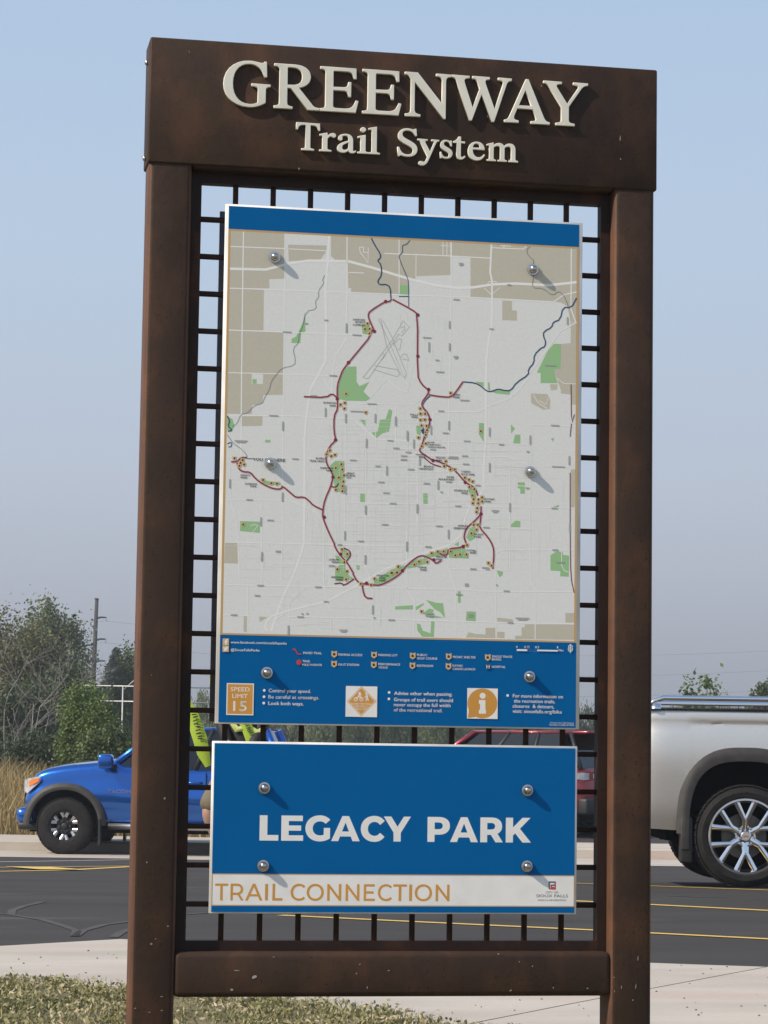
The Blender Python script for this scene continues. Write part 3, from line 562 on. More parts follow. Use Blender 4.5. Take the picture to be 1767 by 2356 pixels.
rd('E', 13, (1450, 190), (1350, 230), (1160, 340), (910, 475), (600, 550), (480, 590), (440, 640), (430, 680), (455, 705)); rd('E', 9, (610, 540), (560, 580), (510, 610), (470, 700)); rd('E', 8, (540, 500), (560, 540), (600, 552))
rd('B', 8, (460, 385), (445, 1526)); rd('D', 7, (440, 130), (435, 1490)); rd('B', 7, (60, 365), (60, 780)); rd('B', 9, (1375, 430), (1372, 900), (1415, 1010)); rd('B', 8, (-52, 475), (455, 495), (760, 512)); rd('B', 6, (190, 490), (188, 670))
rd('B', 8, (0, 790), (600, 810), (1240, 845), (1320, 790), (1418, 770)); rd('A', 8, (95, 422), (515, 438)); rd('A', 7, (545, 440), (830, 455)); rd('A', 8, (90, 740), (1000, 772), (1400, 790)); rd('A', 8, (90, 1060), (500, 1075), (1000, 1095), (1180, 1100)); rd('A', 7, (85, 1385), (500, 1395), (850, 1410))
rd('A', 7, (1000, 620), (1120, 625)); rd('B', 7, (770, 432), (1010, 442), (1030, 415)); rd('B', 6, (395, 385), (395, 490)); rd('B', 6, (425, 385), (425, 490)); rd('B', 6, (380, 415), (440, 418)); rd('B', 6, (835, 415), (915, 420)); rd('B', 6, (862, 400), (860, 432)); rd('A', 6, (1085, 425), (1090, 465), (1150, 545), (1152, 430)); rd('A', 6, (1085, 425), (1118, 430), (1115, 465), (1150, 468))
rd('B', 5, (710, 740), (765, 790), (830, 735)); rd('B', 5, (735, 705), (745, 690), (800, 690), (800, 712))
rd('C', 7, (75, 318), (620, 322), (760, 335), (1040, 345), (1210, 500), (1450, 510)); rd('C', 6, (75, 635), (820, 650), (1300, 665), (1560, 650)); rd('C', 6, (70, 962), (560, 968), (700, 1030), (770, 1070), (810, 1150), (810, 1526)); rd('C', 5, (160, 1120), (490, 1120)); rd('C', 7, (50, 1285), (960, 1305), (1659, 1320)); rd('C', 6, (340, 1445), (960, 1455), (1130, 1450))
rd('C', 5, (980, 830), (1659, 840)); rd('C', 5, (990, 910), (1440, 915)); rd('C', 6, (980, 985), (1659, 1000)); rd('C', 5, (975, 1145), (1430, 1160)); rd('C', 6, (978, 210), (980, 300), (975, 900), (970, 1300)); rd('C', 6, (1135, 300), (1130, 1526)); rd('C', 5, (1208, 230), (1208, 570)); rd('C', 5, (1360, 220), (1360, 500)); rd('C', 5, (1290, 665), (1290, 1145)); rd('C', 5, (1450, 440), (1445, 1526)); rd('C', 5, (1525, 510), (1525, 1310)); rd('C', 6, (95, 700), (100, 960), (150, 1150), (165, 1526)); rd('C', 6, (335, 980), (340, 1526)); rd('C', 5, (1080, 230), (1500, 235), (1560, 190)); rd('C', 6, (810, 40), (880, 150)); rd('C', 5, (1165, 190), (1290, 40), (1400, 130), (1450, 140), (1500, -100))
rd('D', 5, (35, 240), (35, 620)); rd('D', 6, (125, 500), (120, 1526)); rd('D', 5, (205, 620), (200, 1310)); rd('D', 6, (750, 230), (750, 690)); rd('D', 6, (905, 690), (905, 1500)); rd('D', 6, (1060, 390), (1058, 1340)); rd('D', 6, (0, 515), (700, 525), (1060, 545)); rd('D', 5, (0, 570), (430, 580)); rd('D', 6, (100, 625), (890, 635), (1060, 705), (1380, 710)); rd('D', 5, (150, 680), (720, 695), (900, 700)); rd('D', 5, (130, 840), (700, 850), (890, 850), (1060, 860))
rd('D', 6, (450, 1010), (1400, 1025)); rd('D', 6, (0, 1160), (600, 1165), (1060, 1185)); rd('D', 6, (780, 1375), (850, 1345), (1400, 1345)); rd('D', 6, (440, 1490), (905, 1500)); rd('D', 6, (1060, 390), (1410, 400)); rd('D', 8, (320, 500), (320, 300), (360, 290), (660, 292), (760, 240), (880, 200), (960, 140), (1050, 30)); rd('B', 8, (1050, 1400), (1290, 1070), (1400, 1010))
rd('E', 6, (230, 20), (235, 350)); rd('E', 6, (400, 30), (410, 240), (405, 360)); rd('E', 6, (560, 30), (555, 360)); rd('E', 6, (300, 360), (295, 710)); rd('E', 6, (740, 370), (640, 460), (610, 500), (608, 710)); rd('E', 7, (875, 30), (880, 360), (900, 470), (935, 560), (930, 725)); rd('E', 6, (1200, 190), (1250, 400), (1250, 730)); rd('E', 7, (1512, 100), (1515, 390), (1570, 480), (1565, 735)); rd('E', 7, (130, 350), (850, 365), (1659, 380)); rd('E', 7, (110, 580), (310, 585)); rd('E', 7, (610, 592), (1659, 620))
rd('F', 7, (440, 230), (490, 380), (488, 745)); rd('F', 6, (800, 290), (800, 755)); rd('F', 7, (1060, 85), (1065, 330), (1100, 390), (1098, 765)); rd('F', 7, (250, 382), (560, 385), (680, 400), (1400, 405)); rd('F', 7, (175, 622), (560, 630), (960, 642), (1396, 650)); rd('F', 6, (785, 150), (800, 300)); rd('F', 5, (1300, 100), (1300, 200), (1320, 240), (1355, 255))
rd('D', 5, (1265, 35), (1320, 75), (1410, 78)); rd('D', 5, (1085, 160), (1120, 220), (1190, 265)); rd('D', 4, (1130, 205), (1180, 235), (1200, 180)); rd('C', 4, (250, 1160), (285, 1150), (310, 1160), (270, 1205))
lines('road', M['map_road'], R)
# the fine street grid of the town: hairlines
S = []
rs = random.Random(3)
for (x0, x1, y0, y1) in ((690, 1659, 350, 1510), ):
    for k in range(46): xx = x0+(x1-x0)*k/45+rs.uniform(-6, 6); yy = rs.uniform(y0, y1-300); S.append(('C', 1.7, ((xx, yy), (xx-3, min(y1, yy+rs.uniform(150, 600))))))
    for k in range(46): yy = y0+(y1-y0)*k/45+rs.uniform(-6, 6); xx = rs.uniform(x0, x1-300); S.append(('C', 1.7, ((xx, yy), (min(x1, xx+rs.uniform(150, 700)), yy+6))))
for k in range(40): xx = rs.uniform(0, 1350); yy = rs.uniform(400, 1350); S.append(('D', 1.7, ((xx, yy), (xx-3, yy+rs.uniform(80, 300)))))
for k in range(40): xx = rs.uniform(0, 1000); yy = rs.uniform(400, 1450); S.append(('D', 1.7, ((xx, yy), (xx+rs.uniform(80, 400), yy+5))))
for k in range(26): xx = rs.uniform(130, 1600); yy = rs.uniform(30, 560); S.append(('E', 1.7, ((xx, yy), (xx-3, yy+rs.uniform(60, 170)))))
for k in range(26): xx = rs.uniform(130, 1200); yy = rs.uniform(30, 700); S.append(('E', 1.7, ((xx, yy), (xx+rs.uniform(60, 300), yy+5))))
for k in range(20): xx = rs.uniform(950, 1350); yy = rs.uniform(900, 1350); S.append(('A', 1.7, ((xx+400, yy), (xx+400, yy+rs.uniform(60, 130)))))
lines('street', M['map_road'], S)
# airport outline
lines('airport_outline', M['map_line'], [('A', 3, p) for p in (((1225, 970), (1310, 1150), (1430, 1430), (1400, 1400), (1290, 1180), (1245, 970)), ((1262, 985), (1330, 1110), (1440, 1390), (1430, 1430)), ((1110, 1420), (1200, 1310), (1330, 1140), (1415, 990), (1465, 1035), (1405, 1105), (1385, 1090), (1330, 1170), (1150, 1432), (1110, 1420)), ((1200, 1330), (1370, 1362), (1390, 1395), (1370, 1415), (1190, 1360)), ((1340, 1170), (1385, 1125), (1405, 1130), (1390, 1215), (1345, 1175)), ((1395, 1270), (1420, 1240), (1445, 1245), (1460, 1290), (1410, 1280)), ((1395, 1045), (1425, 1030), (1430, 1055), (1405, 1075)), ((1240, 1255), (1260, 1235), (1280, 1250), (1250, 1290)))])
G_ = [('A', 3.5, ((820, 640), (800, 680), (815, 700), (770, 760), (775, 810), (745, 840), (760, 900), (675, 915), (650, 1040), (620, 1100), (620, 1160), (575, 1200), (595, 1280), (590, 1330), (490, 1350), (450, 1400), (410, 1450), (400, 1510), (360, 1575), (345, 1620), (280, 1635), (230, 1695), (180, 1700), (150, 1775), (115, 1795))), ('B', 4, ((1060, 415), (1030, 450), (1050, 500), (1090, 525), (1080, 580), (1085, 650), (1075, 740), (1160, 740), (1230, 800), (1280, 760), (1320, 800), (1345, 860), (1350, 885))), ('C', 4, ((75, 465), (120, 530), (190, 580), (225, 620), (225, 640)))]
lines('stream', M['map_stream'], G_, smooth=1)
lines('river', M['map_river'], [('A', 9, ((1175, 350), (1200, 410), (1245, 480), (1245, 510), (1220, 530), (1250, 560), (1255, 640), (1220, 690), (1240, 715), (1290, 710), (1320, 735), (1325, 820))), ('A', 5, ((1470, 365), (1440, 410), (1410, 410), (1415, 470), (1385, 490), (1390, 520), (1445, 650), (1460, 690), (1460, 885))), ('A', 6, ((1385, 803), (1460, 803))),
 ('B', 9, ((1418, 815), (1375, 890), (1310, 885), (1290, 980), (1235, 1000), (1225, 1040), (1165, 1070), (1160, 1105), (1180, 1150), (1170, 1190), (1145, 1195), (1090, 1250), (1090, 1310), (1045, 1360), (1050, 1400), (955, 1460), (915, 1520), (870, 1523), (815, 1508), (770, 1528), (730, 1528), (685, 1488), (640, 1463), (550, 1455))), ('D', 8, ((300, 165), (250, 210), (235, 260), (290, 320), (300, 370), (285, 420), (255, 500))), ('C', 8, ((75, 320), (95, 360), (80, 400), (115, 430), (80, 440))), ('C', 6, ((75, 535), (110, 520), (108, 555), (85, 560)))], smooth=1)
TR = [('A', ((1330, 825), (1310, 845), (1285, 840), (1165, 915), (1150, 945), (1160, 985), (1200, 1070), (1000, 1310), (955, 1370), (940, 1410), (915, 1480), (915, 1585), (920, 1660), (890, 1715), (890, 1835), (905, 1900), (855, 1950), (830, 2015), (830, 2075), (880, 2155), (880, 2195), (865, 2255), (820, 2355), (805, 2435), (805, 2495), (850, 2605), (890, 2685))),
 ('C', ((890, 1290), (900, 1330), (945, 1395), (990, 1440), (1040, 1526))), ('E', ((1100, 265), (1130, 320), (1160, 340), (1200, 345), (1240, 350), (1310, 355), (1400, 310), (1470, 260), (1500, 215), (1560, 160), (1610, 128), (1650, 130), (1710, 160), (1735, 190), (1775, 165))),
 ('F', ((370, 110), (395, 125), (430, 120), (435, 75), (540, 65), (575, 40), (560, 5), (555, -20), (570, -80), (640, -140), (685, -190), (685, -250))), ('D', ((685, 1070), (680, 1130), (670, 1170), (740, 1250), (775, 1310), (785, 1370), (775, 1490))),
 ('D', ((660, 930), (640, 870), (565, 830), (490, 740), (430, 700), (350, 665), (315, 660), (270, 630), (225, 600), (215, 580), (235, 545), (250, 490), (265, 440), (290, 390), (295, 350), (280, 300), (235, 250), (235, 215), (270, 170), (290, 130), (230, 80), (198, 10), (203, -453), (160, -488), (10, -568))), ('D', ((285, 160), (370, 175), (460, 180), (500, 130), (548, 60))), ('C', ((660, 175), (830, 182), (875, 150), (915, 185))),
 ('C', ((105, 672), (150, 672), (180, 640), (225, 640))), ('C', ((150, 680), (165, 730), (200, 750), (250, 750), (290, 800), (350, 845), (430, 880), (490, 880), (495, 855), (570, 920), (600, 945), (660, 940), (700, 970), (730, 1005), (805, 1040))), ('E', ((1175, 350), (1175, 385), (1195, 450), (1250, 455))), ('E', ((960, 342), (1015, 335), (1030, 358), (1110, 305))), ('C', ((965, 1330), (1010, 1350), (1018, 1390), (985, 1430))), ('D', ((250, 640), (310, 690), (380, 710))), ('C', ((865, 860), (905, 868), (925, 835)))]
lines('trail_halo', M['map_halo'], [(a, 15, b) for a, b in TR[:11]], smooth=1)
lines('trail', M['map_trail'], [(a, 9, b) for a, b in TR]+[('D', 6, ((1372, 80), (1375, 390), (1398, 310))), ('D', 6, ((1375, 380), (1365, 480))), ('D', 6, ((1365, 755), (1365, 1270), (1370, 1555), (1395, 1670)))], smooth=1)
mk = MB()
for win, x, y in (('A', 1285, 842), ('A', 1530, 945), ('A', 1530, 1260), ('A', 1198, 1070), ('A', 1000, 1308), ('C', 915, 193), ('C', 902, 505), ('C', 882, 790), ('C', 815, 1095), ('C', 940, 1378), ('D', 285, 120), ('D', 295, 350), ('D', 318, 662), ('D', 565, 830), ('D', 685, 1070), ('D', 548, 1318), ('F', 325, 160), ('F', 85, 242), ('E', 1205, 338)):
    LAYER[0] += 5e-7; cx, cz = pz(win, x, y); n = 12; mk.add([(cx+.0045*math.cos(2*math.pi*k/n), -LAYER[0], cz+.0045*math.sin(2*math.pi*k/n)) for k in range(n)], [tuple(range(n))])
tag(obj('mile_marker', prel(mk.mesh()), M['map_trail'], mapo), kind='stuff')
IC = {'C': [(980, 152), (938, 235), (972, 222), (968, 265), (1132, 295), (857, 585), (832, 615), (868, 628), (897, 618), (945, 690), (902, 718), (953, 730), (965, 775), (925, 792), (960, 822), (955, 857), (953, 895), (903, 885), (130, 645), (192, 658), (175, 680), (203, 692), (167, 703), (347, 810), (410, 835), (453, 838), (195, 1150), (950, 1340), (990, 1375), (968, 1438), (915, 1492), (988, 1508)], 'A': [(1145, 1010), (1125, 1052), (1160, 1050), (1160, 1085)],
 'D': [(220, 265), (222, 305), (257, 305), (222, 352), (255, 350), (230, 395), (268, 397), (272, 430), (262, 465), (207, 487), (262, 532), (232, 553), (452, 147), (682, 437), (415, 668), (403, 705), (450, 730), (483, 730), (560, 793), (592, 808), (620, 822), (595, 863), (632, 880), (617, 928), (628, 958), (665, 960), (692, 943), (622, 988), (662, 988), (693, 975), (655, 1025), (650, 1055), (628, 1152), (660, 1152), (650, 1190), (610, 1218), (577, 1308)],
 'F': [(307, 108), (353, 97), (398, 95), (453, 95), (487, 125), (523, 118), (573, 118), (210, 172), (273, 175), (175, 195), (52, 210), (40, 257), (5, 260), (740, 183), (765, 203), (230, 553)], 'E': [(980, 232), (1053, 247), (1048, 308), (1160, 342), (1238, 350), (1265, 303), (1393, 258), (1437, 255), (1445, 212)]}
ib, idk = MB(), MB()
for wn, ls in IC.items():
    for (x, y) in ls:
        LAYER[0] += 5e-7; cx, cz = pz(wn, x, y); h = .0048; y_ = -LAYER[0]
        ib.add([(cx-h, y_, cz+h*1.1), (cx-h, y_, cz-h*.6), (cx, y_, cz-h*1.3), (cx+h, y_, cz-h*.6), (cx+h, y_, cz+h*1.1), (cx, y_, cz+h*.8)], [(0, 1, 2, 3, 4, 5)])
        h *= .52; y_ -= .00005; idk.add([(cx-h, y_, cz-h), (cx+h, y_, cz-h), (cx+h, y_, cz+h*.8), (cx-h*.2, y_, cz+h)], [(0, 1, 2, 3)])
tag(obj('map_icon', prel(ib.mesh()), M['icon_tan'], mapo), kind='stuff'); LAYER[0] += .00008; tag(obj('icon_symbol', prel(idk.mesh()), M['map_black'], mapo), kind='stuff')
polys('pond', M['map_river'], [('D', [(225, 430), (250, 410), (250, 460), (235, 455)])])
TK = [('C', x, y, w, 12) for x, y, w in ((430, 320, 70), (735, 168, 50), (885, 15, 55), (1180, 230, 70), (595, 650, 50), (1035, 660, 50), (1250, 828, 50), (1290, 910, 50), (1340, 990, 50), (1280, 1152, 50), (245, 962, 50), (405, 1118, 50), (935, 1305, 35), (1320, 510, 45), (1365, 568, 45), (1425, 628, 45), (1425, 655, 45), (1480, 730, 45), (1600, 838, 45), (1610, 1320, 45), (1065, 287, 100), (1605, 1345, 0), (1095, 1278, 45), (465, 1355, 38), (1225, 706, 40), (180, 512, 100), (180, 522, 70))]
TK += [('C', x, y, 11, 70) for x, y in ((500, 400), (825, 295), (980, 340), (1205, 340), (1360, 360), (1138, 530), (1450, 470), (1293, 740), (95, 840), (497, 940), (332, 1130), (340, 1395), (973, 1235), (1132, 1040), (1130, 1420), (1447, 1315), (1525, 1030), (977, 885))]
TK += [('D', x, y, w, 12) for x, y, w in ((380, 285, 45), (560, 203, 70), (415, 453, 48), (578, 515, 50), (840, 540, 40), (1250, 395, 65), (40, 570, 45), (130, 600, 45), (318, 578, 42), (97, 628, 48), (95, 657, 48), (150, 730, 50), (562, 628, 48), (570, 690, 48), (270, 838, 48), (660, 852, 40), (510, 1010, 45), (1245, 1027, 45), (365, 1163, 50), (725, 1173, 48), (282, 1322, 48), (1252, 1345, 45), (625, 1490, 48), (1275, 710, 100), (475, 635, 70), (470, 645, 80), (440, 825, 45), (793, 1045, 55), (793, 1055, 35), (383, 903, 18), (1043, 595, 22), (1040, 873, 30))]
TK += [('D', x, y, 11, 70) for x, y in ((35, 365), (125, 480), (440, 395), (750, 445), (1060, 505), (1358, 662), (750, 715), (358, 850), (200, 1030), (905, 1020), (437, 1225), (120, 1315), (172, 535), (305, 430), (1362, 1175), (218, 665))]
TK += [('A', x, y, w, 12) for x, y, w in ((532, 1075, 65), (1065, 1098, 70), (1600, 1118, 65), (882, 1408, 55), (830, 985, 30), (678, 1010, 24))]+[('A', x, y, 11, 75) for x, y in ((985, 1045), (1615, 1190))]+[('B', x, y, w, 12) for x, y, w in ((497, 827, 48), (272, 1118, 65), (372, 1380, 62), (533, 552, 35), (533, 563, 28), (493, 1263, 38), (493, 1274, 24), (350, 1290, 28), (765, 1052, 34), (1213, 1330, 85), (900, 715, 30))]+[('B', x, y, 11, 60) for x, y in ((445, 1020), (445, 1190), (288, 1195), (1345, 990))]
TK += [('E', x, y, w, 12) for x, y, w in ((530, 97, 38), (395, 355, 50), (835, 367, 50), (370, 432, 42), (193, 580, 50), (700, 595, 50), (1395, 618, 50), (1028, 697, 60), (1028, 706, 40), (940, 205, 48), (895, 478, 36), (715, 572, 16), (752, 570, 16), (1265, 602, 16), (1000, 45, 35))]+[('E', x, y, 11, 70) for x, y in ((405, 135), (1195, 158), (1252, 540), (608, 695), (1512, 60))]+[('F', x, y, w, 12) for x, y, w in ((575, 345, 28), (575, 356, 28), (880, 398, 45), (910, 640, 45), (718, 220, 55), (735, 230, 30), (1000, 605, 105), (1000, 615, 70), (625, 230, 45), (285, 175, 0), (1290, 178, 62), (295, 570, 60), (290, 588, 60), (605, 575, 36), (605, 590, 40), (518, 424, 48), (805, 352, 12))]
tk = MB()
for wn, x, y, w_, h_ in TK:
    if w_ <= 0: continue
    LAYER[0] += 5e-7; (a, z1), (b, z0) = pz(wn, x-w_/2, y-h_/2), pz(wn, x+w_/2, y+h_/2); y_ = -LAYER[0]; tk.add([(a, y_, z0), (b, y_, z0), (b, y_, z1), (a, y_, z1)], [(0, 1, 2, 3)])
tag(obj('street_name', prel(tk.mesh()), M['map_tick'], mapo), kind='stuff')
def ptxt(s, win, x0, x1, yb, yc, off=.012):
    """text whose first letter starts at zoom x0, last ends at x1, baseline yb, cap top yc (at its left end)"""
    LAYER[0] += 2e-6
    if isinstance(win, str): a = pz(win, x0, yb); b = pz(win, x1, yb); c = pz(win, x0, yc)
    else:
        ox, oy, k = win; q = lambda x, y: onp(ox+x*k, oy+y*k, 0); A, B_, C_ = q(x0, yb), q(x1, yb), q(x0, yc); a, b, c = (A.x, A.z), (B_.x, B_.z), (C_.x, C_.z)
    return text_mesh(s, a[0], b[0], a[1], c[1], -LAYER[0], off)
LB = [('SANFORD', 'A', 1035, 1127, 986, 972), ('SPORTS', 'A', 1052, 1127, 1006, 992), ('COMPLEX', 'A', 1033, 1127, 1026, 1012), ('ELMWOOD', 'C', 810, 908, 227, 213), ('PARK', 'C', 858, 908, 250, 236), ('FALLS', 'C', 1473, 1530, 318, 304), ('PARK', 'C', 1482, 1532, 337, 323), ('ELMEN', 'C', 752, 818, 652, 638), ('TRAIL HEAD', 'C', 703, 818, 671, 657), ('SHERMAN', 'C', 785, 882, 725, 711), ('PARK', 'C', 832, 882, 746, 732), ('GREAT', 'C', 985, 1045, 766, 752), ('PLAINS', 'C', 985, 1050, 782, 769), ('ZOO', 'C', 985, 1022, 798, 785), ('LEGACY', 'C', 178, 252, 780, 766), ('PARK', 'C', 178, 230, 799, 785), ('DUNHAM', 'C', 212, 300, 846, 832), ('PARK', 'C', 250, 300, 865, 851), ('OXBOW', 'C', 852, 928, 1425, 1411), ('PARK', 'C', 875, 926, 1445, 1431),
 ('YOU ARE HERE', 'C', 270, 518, 663, 641), ('SERTOMA', 'E', 935, 1028, 298, 284), ('PARK', 'E', 975, 1026, 317, 303), ('YANKTON', 'E', 1278, 1372, 285, 271), ('TRAIL', 'E', 1300, 1352, 304, 290), ('PARK', 'E', 1302, 1352, 323, 309), ('TOMAR', 'F', 200, 270, 223, 209), ('PARK', 'F', 222, 272, 242, 228), ('SPENCER', 'F', 340, 425, 142, 128), ('PARK', 'F', 342, 392, 162, 148), ('TUTHILL', 'F', 573, 650, 94, 80), ('PARK', 'F', 600, 650, 112, 98),
 ('LIEN', 'D', 480, 523, 166, 152), ('PARK', 'D', 474, 524, 186, 172), ('RIVER', 'D', 278, 330, 528, 517), ('GREENWAY', 'D', 278, 378, 546, 535), ('AMPHITHEATER', 'D', 278, 412, 564, 553), ('FAWICK', 'D', 188, 265, 623, 610), ('PARK', 'D', 213, 264, 641, 627), ('NELSON', 'D', 340, 413, 646, 632), ('PARK', 'D', 340, 390, 667, 653), ('BEADLE', 'D', 248, 322, 713, 700), ('GREENWAY', 'D', 212, 322, 731, 718), ('CHERRY', 'D', 533, 607, 753, 740), ('ROCK PARK', 'D', 535, 638, 774, 760), ('RIVER', 'D', 425, 480, 795, 781), ('BOULEVARD', 'D', 363, 480, 811, 797), ('RIVERDALE', 'D', 482, 588, 897, 883), ('PARK', 'D', 537, 587, 918, 904), ('ROTARY', 'D', 712, 790, 963, 949), ('PARK', 'D', 714, 764, 982, 968), ('NORLIN', 'D', 510, 580, 1166, 1152), ('GREENWAY', 'D', 475, 582, 1185, 1171), ('PASLEY', 'D', 633, 706, 1232, 1218), ('PARK', 'D', 635, 686, 1251, 1237)]
tag(obj('park_name', prel(join_meshes([ptxt(*q, off=.03) for q in LB])), M['map_black'], mapo), kind='stuff')
lines('pointer', M['map_black'], [('C', 4, ((222, 645), (270, 648)))])
# footer print
ft = []
def F_txt(s, win, x0, x1, yb, yc, off=.02): ft.append(ptxt(s, win, x0, x1, yb, yc, off))
F_txt('www.facebook.com/siouxfallsparks', 'E', 168, 595, 797, 778); F_txt('@SiouxFallsParks', 'E', 168, 388, 855, 836)
for s, x0, x1, yb in (('PAVED TRAIL', 722, 863, 878), ('TRAIL', 716, 776, 941), ('MILE MARKER', 714, 866, 968), ('FISHING ACCESS', 990, 1172, 891), ('FIX-IT STATION', 990, 1147, 967), ('PARKING LOT', 1295, 1441, 894), ('PERFORMANCE', 1294, 1461, 964), ('VENUE', 1294, 1366, 989)): F_txt(s, 'E', x0, x1, yb, yb-17, .015)
for s, x0, x1, yb in (('PUBLIC', 196, 275, 893), ('GOLF COURSE', 196, 351, 919), ('RESTROOM', 195, 318, 976), ('PICNIC SHELTER', 470, 645, 909), ('KAYAK/', 468, 546, 975), ('CANOE LAUNCH', 468, 640, 1000), ('SINGLE TRACK', 767, 925, 905), ('BIKING', 767, 838, 927), ('HOSPITAL', 768, 872, 984), ('0', 953, 964, 832), ('0.25', 1015, 1056, 833), ('0.5', 1098, 1128, 834), ('1', 1266, 1272, 836), ('Miles', 1276, 1314, 858)): F_txt(s, 'F', x0, x1, yb, yb-17, .015)
for s, x0, x1, yb in (('Control your speed.', 458, 780, 1170), ('Be careful at crossings.', 456, 843, 1218), ('Look both ways.', 456, 724, 1267)): F_txt(s, 'E', x0, x1, yb, yb-27, .022)
for s, x0, x1, yb in (('Advise other when passing.', 22, 466, 1190), ('Groups of trail users should', 20, 470, 1238), ('never occupy the full width', 20, 453, 1277), ('of the recreational trail.', 19, 390, 1317), ('For more information on', 928, 1310, 1210), ('the recreation trails,', 936, 1250, 1249), ('closures  & detours,', 926, 1243, 1288), ('visit: siouxfalls.org/bike', 926, 1302, 1327)): F_txt(s, 'F', x0, x1, yb, yb-27, .022)
F_txt('Contact Sioux Falls Parks &', 'F', 1212, 1392, 1408, 1396, .01); F_txt('Recreation at (605) 367-8222', 'F', 1208, 1395, 1424, 1412, .01)
tag(obj('footer_lettering', prel(join_meshes(ft)), M['print_white'], panel), kind='stuff')
g = MB()
for wn, x, y in (('E', 424, 1156), ('E', 422, 1205), ('E', 420, 1253), ('E', 1377, 1172), ('E', 1375, 1221), ('F', 888, 1195)):
    LAYER[0] += 5e-7; cx, cz = pz(wn, x, y); g.add([(cx+.0034*math.cos(2*math.pi*k/12), -LAYER[0], cz+.0034*math.sin(2*math.pi*k/12)) for k in range(12)], [tuple(range(12))])
tag(obj('bullet', prel(g.mesh()), M['print_white'], panel), kind='stuff')
def brect(name, m, wn, x0, x1, y0, y1, parent=None):
    (a, z1), (b, z0) = pz(wn, x0, y0), pz(wn, x1, y1); return rect(name, m, a, b, z0, z1, parent or panel)
def bpoly(name, m, wn, pts, parent=None):
    LAYER[0] += .00002; P = [pz(wn, *q) for q in pts]
    if sum(P[i][0]*P[(i+1) % len(P)][1]-P[(i+1) % len(P)][0]*P[i][1] for i in range(len(P))) < 0: P = P[::-1]
    g = MB(); g.add([(x, -LAYER[0], z) for x, z in P], [tuple(range(len(P)))]); return obj(name, prel(g.mesh()), m, parent or panel)
def ring(cx, cy, r, n=20, a0=0, a1=360): return [(cx+r*math.cos(math.radians(a0+(a1-a0)*k/n)), cy+r*math.sin(math.radians(a0+(a1-a0)*k/n))) for k in range(n+1)]
# speed limit badge
b = brect('speed_badge', M['print_white'], 'E', 138, 341, 1100, 1347); brect('badge_field', M['print_orange'], 'E', 146, 333, 1108, 1338, b)
tag(obj('badge_lettering', prel(join_meshes([ptxt('SPEED', 'E', 167, 313, 1162, 1130, .01), ptxt('LIMIT', 'E', 180, 297, 1213, 1181, .01), ptxt('15', 'E', 187, 290, 1312, 1236, .02)])), M['print_white'], b), kind='stuff')
# share the trail badge
b = brect('trail_badge', M['print_white'], 'E', 1047, 1284, 1122, 1361); bpoly('badge_field', M['print_orange'], 'E', [(1166, 1124), (1280, 1240), (1164, 1355), (1056, 1240)], b)
lines('badge_edge', M['print_white'], [('E', 4, ((1166, 1134), (1270, 1240), (1164, 1345), (1066, 1240), (1166, 1134)))], b, clip=False)
lines('cyclist_mark', M['print_white'], [('E', 5, ring(1122, 1223, 13, 14)), ('E', 5, ring(1165, 1223, 13, 14)), ('E', 6, ((1122, 1223), (1142, 1205), (1160, 1205), (1165, 1223))), ('E', 9, ((1140, 1205), (1150, 1188), (1165, 1193))), ('E', 9, ring(1152, 1178, 5, 8)), ('E', 11, ((1208, 1192), (1210, 1212))), ('E', 7, ((1210, 1212), (1198, 1237))), ('E', 7, ((1210, 1212), (1220, 1235))), ('E', 9, ring(1204, 1180, 5, 8)), ('E', 6, ((1205, 1196), (1192, 1208), (1196, 1214)))], b, clip=False)
tag(obj('badge_lettering', prel(join_meshes([ptxt('SHARE THE TRAIL', 'E', 1090, 1240, 1265, 1251, .01), ptxt('KEEP RIGHT,', 'E', 1112, 1218, 1285, 1271, .01), ptxt('PASS LEFT', 'E', 1118, 1210, 1305, 1291, .01)])), M['print_white'], b), kind='stuff')
# information badge
b = brect('info_badge', M['print_white'], 'F', 580, 811, 1138, 1375)
bpoly('speech_bubble', M['print_orange'], 'F', ring(695, 1256, 114, 40, 100, 420)+ring(695, 1256, 114, 6, 60, 92)+[(640, 1352), (584, 1368), (592, 1330), (596, 1300)], b) if False else bpoly('speech_bubble', M['print_orange'], 'F', ring(695, 1256, 114, 44, -205, 116)+[(584, 1368), (592, 1306)], b)
g1 = bpoly('letter_i', M['print_white'], 'F', ring(697, 1197, 23, 18), b)
bpoly('letter_i', M['print_white'], 'F', [(668, 1230), (718, 1230), (718, 1305), (722, 1305), (722, 1334), (668, 1334), (668, 1305), (677, 1305), (677, 1258), (668, 1258)], b)
# legend symbols
for wn, ls in (('E', [(958, 880), (957, 955), (1262, 886), (1260, 961), (1556, 893), (1556, 968)]), ('F', [(163, 893), (161, 968), (438, 898), (436, 973), (736, 905)])):
    for x, y in ls:
        if wn == 'E' and x > 1500: continue
        i = bpoly('legend_badge', M['icon_tan'], wn, [(x-21, y-26), (x, y-19), (x+21, y-26), (x+21, y+12), (x, y+27), (x-21, y+12)]); bpoly('legend_symbol', M['map_black'], wn, [(x-9, y-9), (x+4, y-11), (x+10, y+2), (x+8, y+10), (x-10, y+9)], i)
lines('legend_trail', M['icon_red'], [('E', 8, ((640, 845), (655, 840), (680, 878), (705, 880)))], panel, clip=False); bpoly('legend_marker', M['icon_red'], 'E', ring(688, 942, 20))
b = bpoly('social_badge', M['icon_tan'], 'E', [(106, 760), (154, 760), (154, 811), (106, 811)]); bpoly('social_letter', M['print_white'], 'E', [(126, 808), (126, 790), (120, 790), (120, 781), (126, 781), (127, 772), (135, 766), (146, 767), (146, 775), (137, 777), (136, 781), (145, 781), (144, 790), (136, 790), (136, 808)], b)
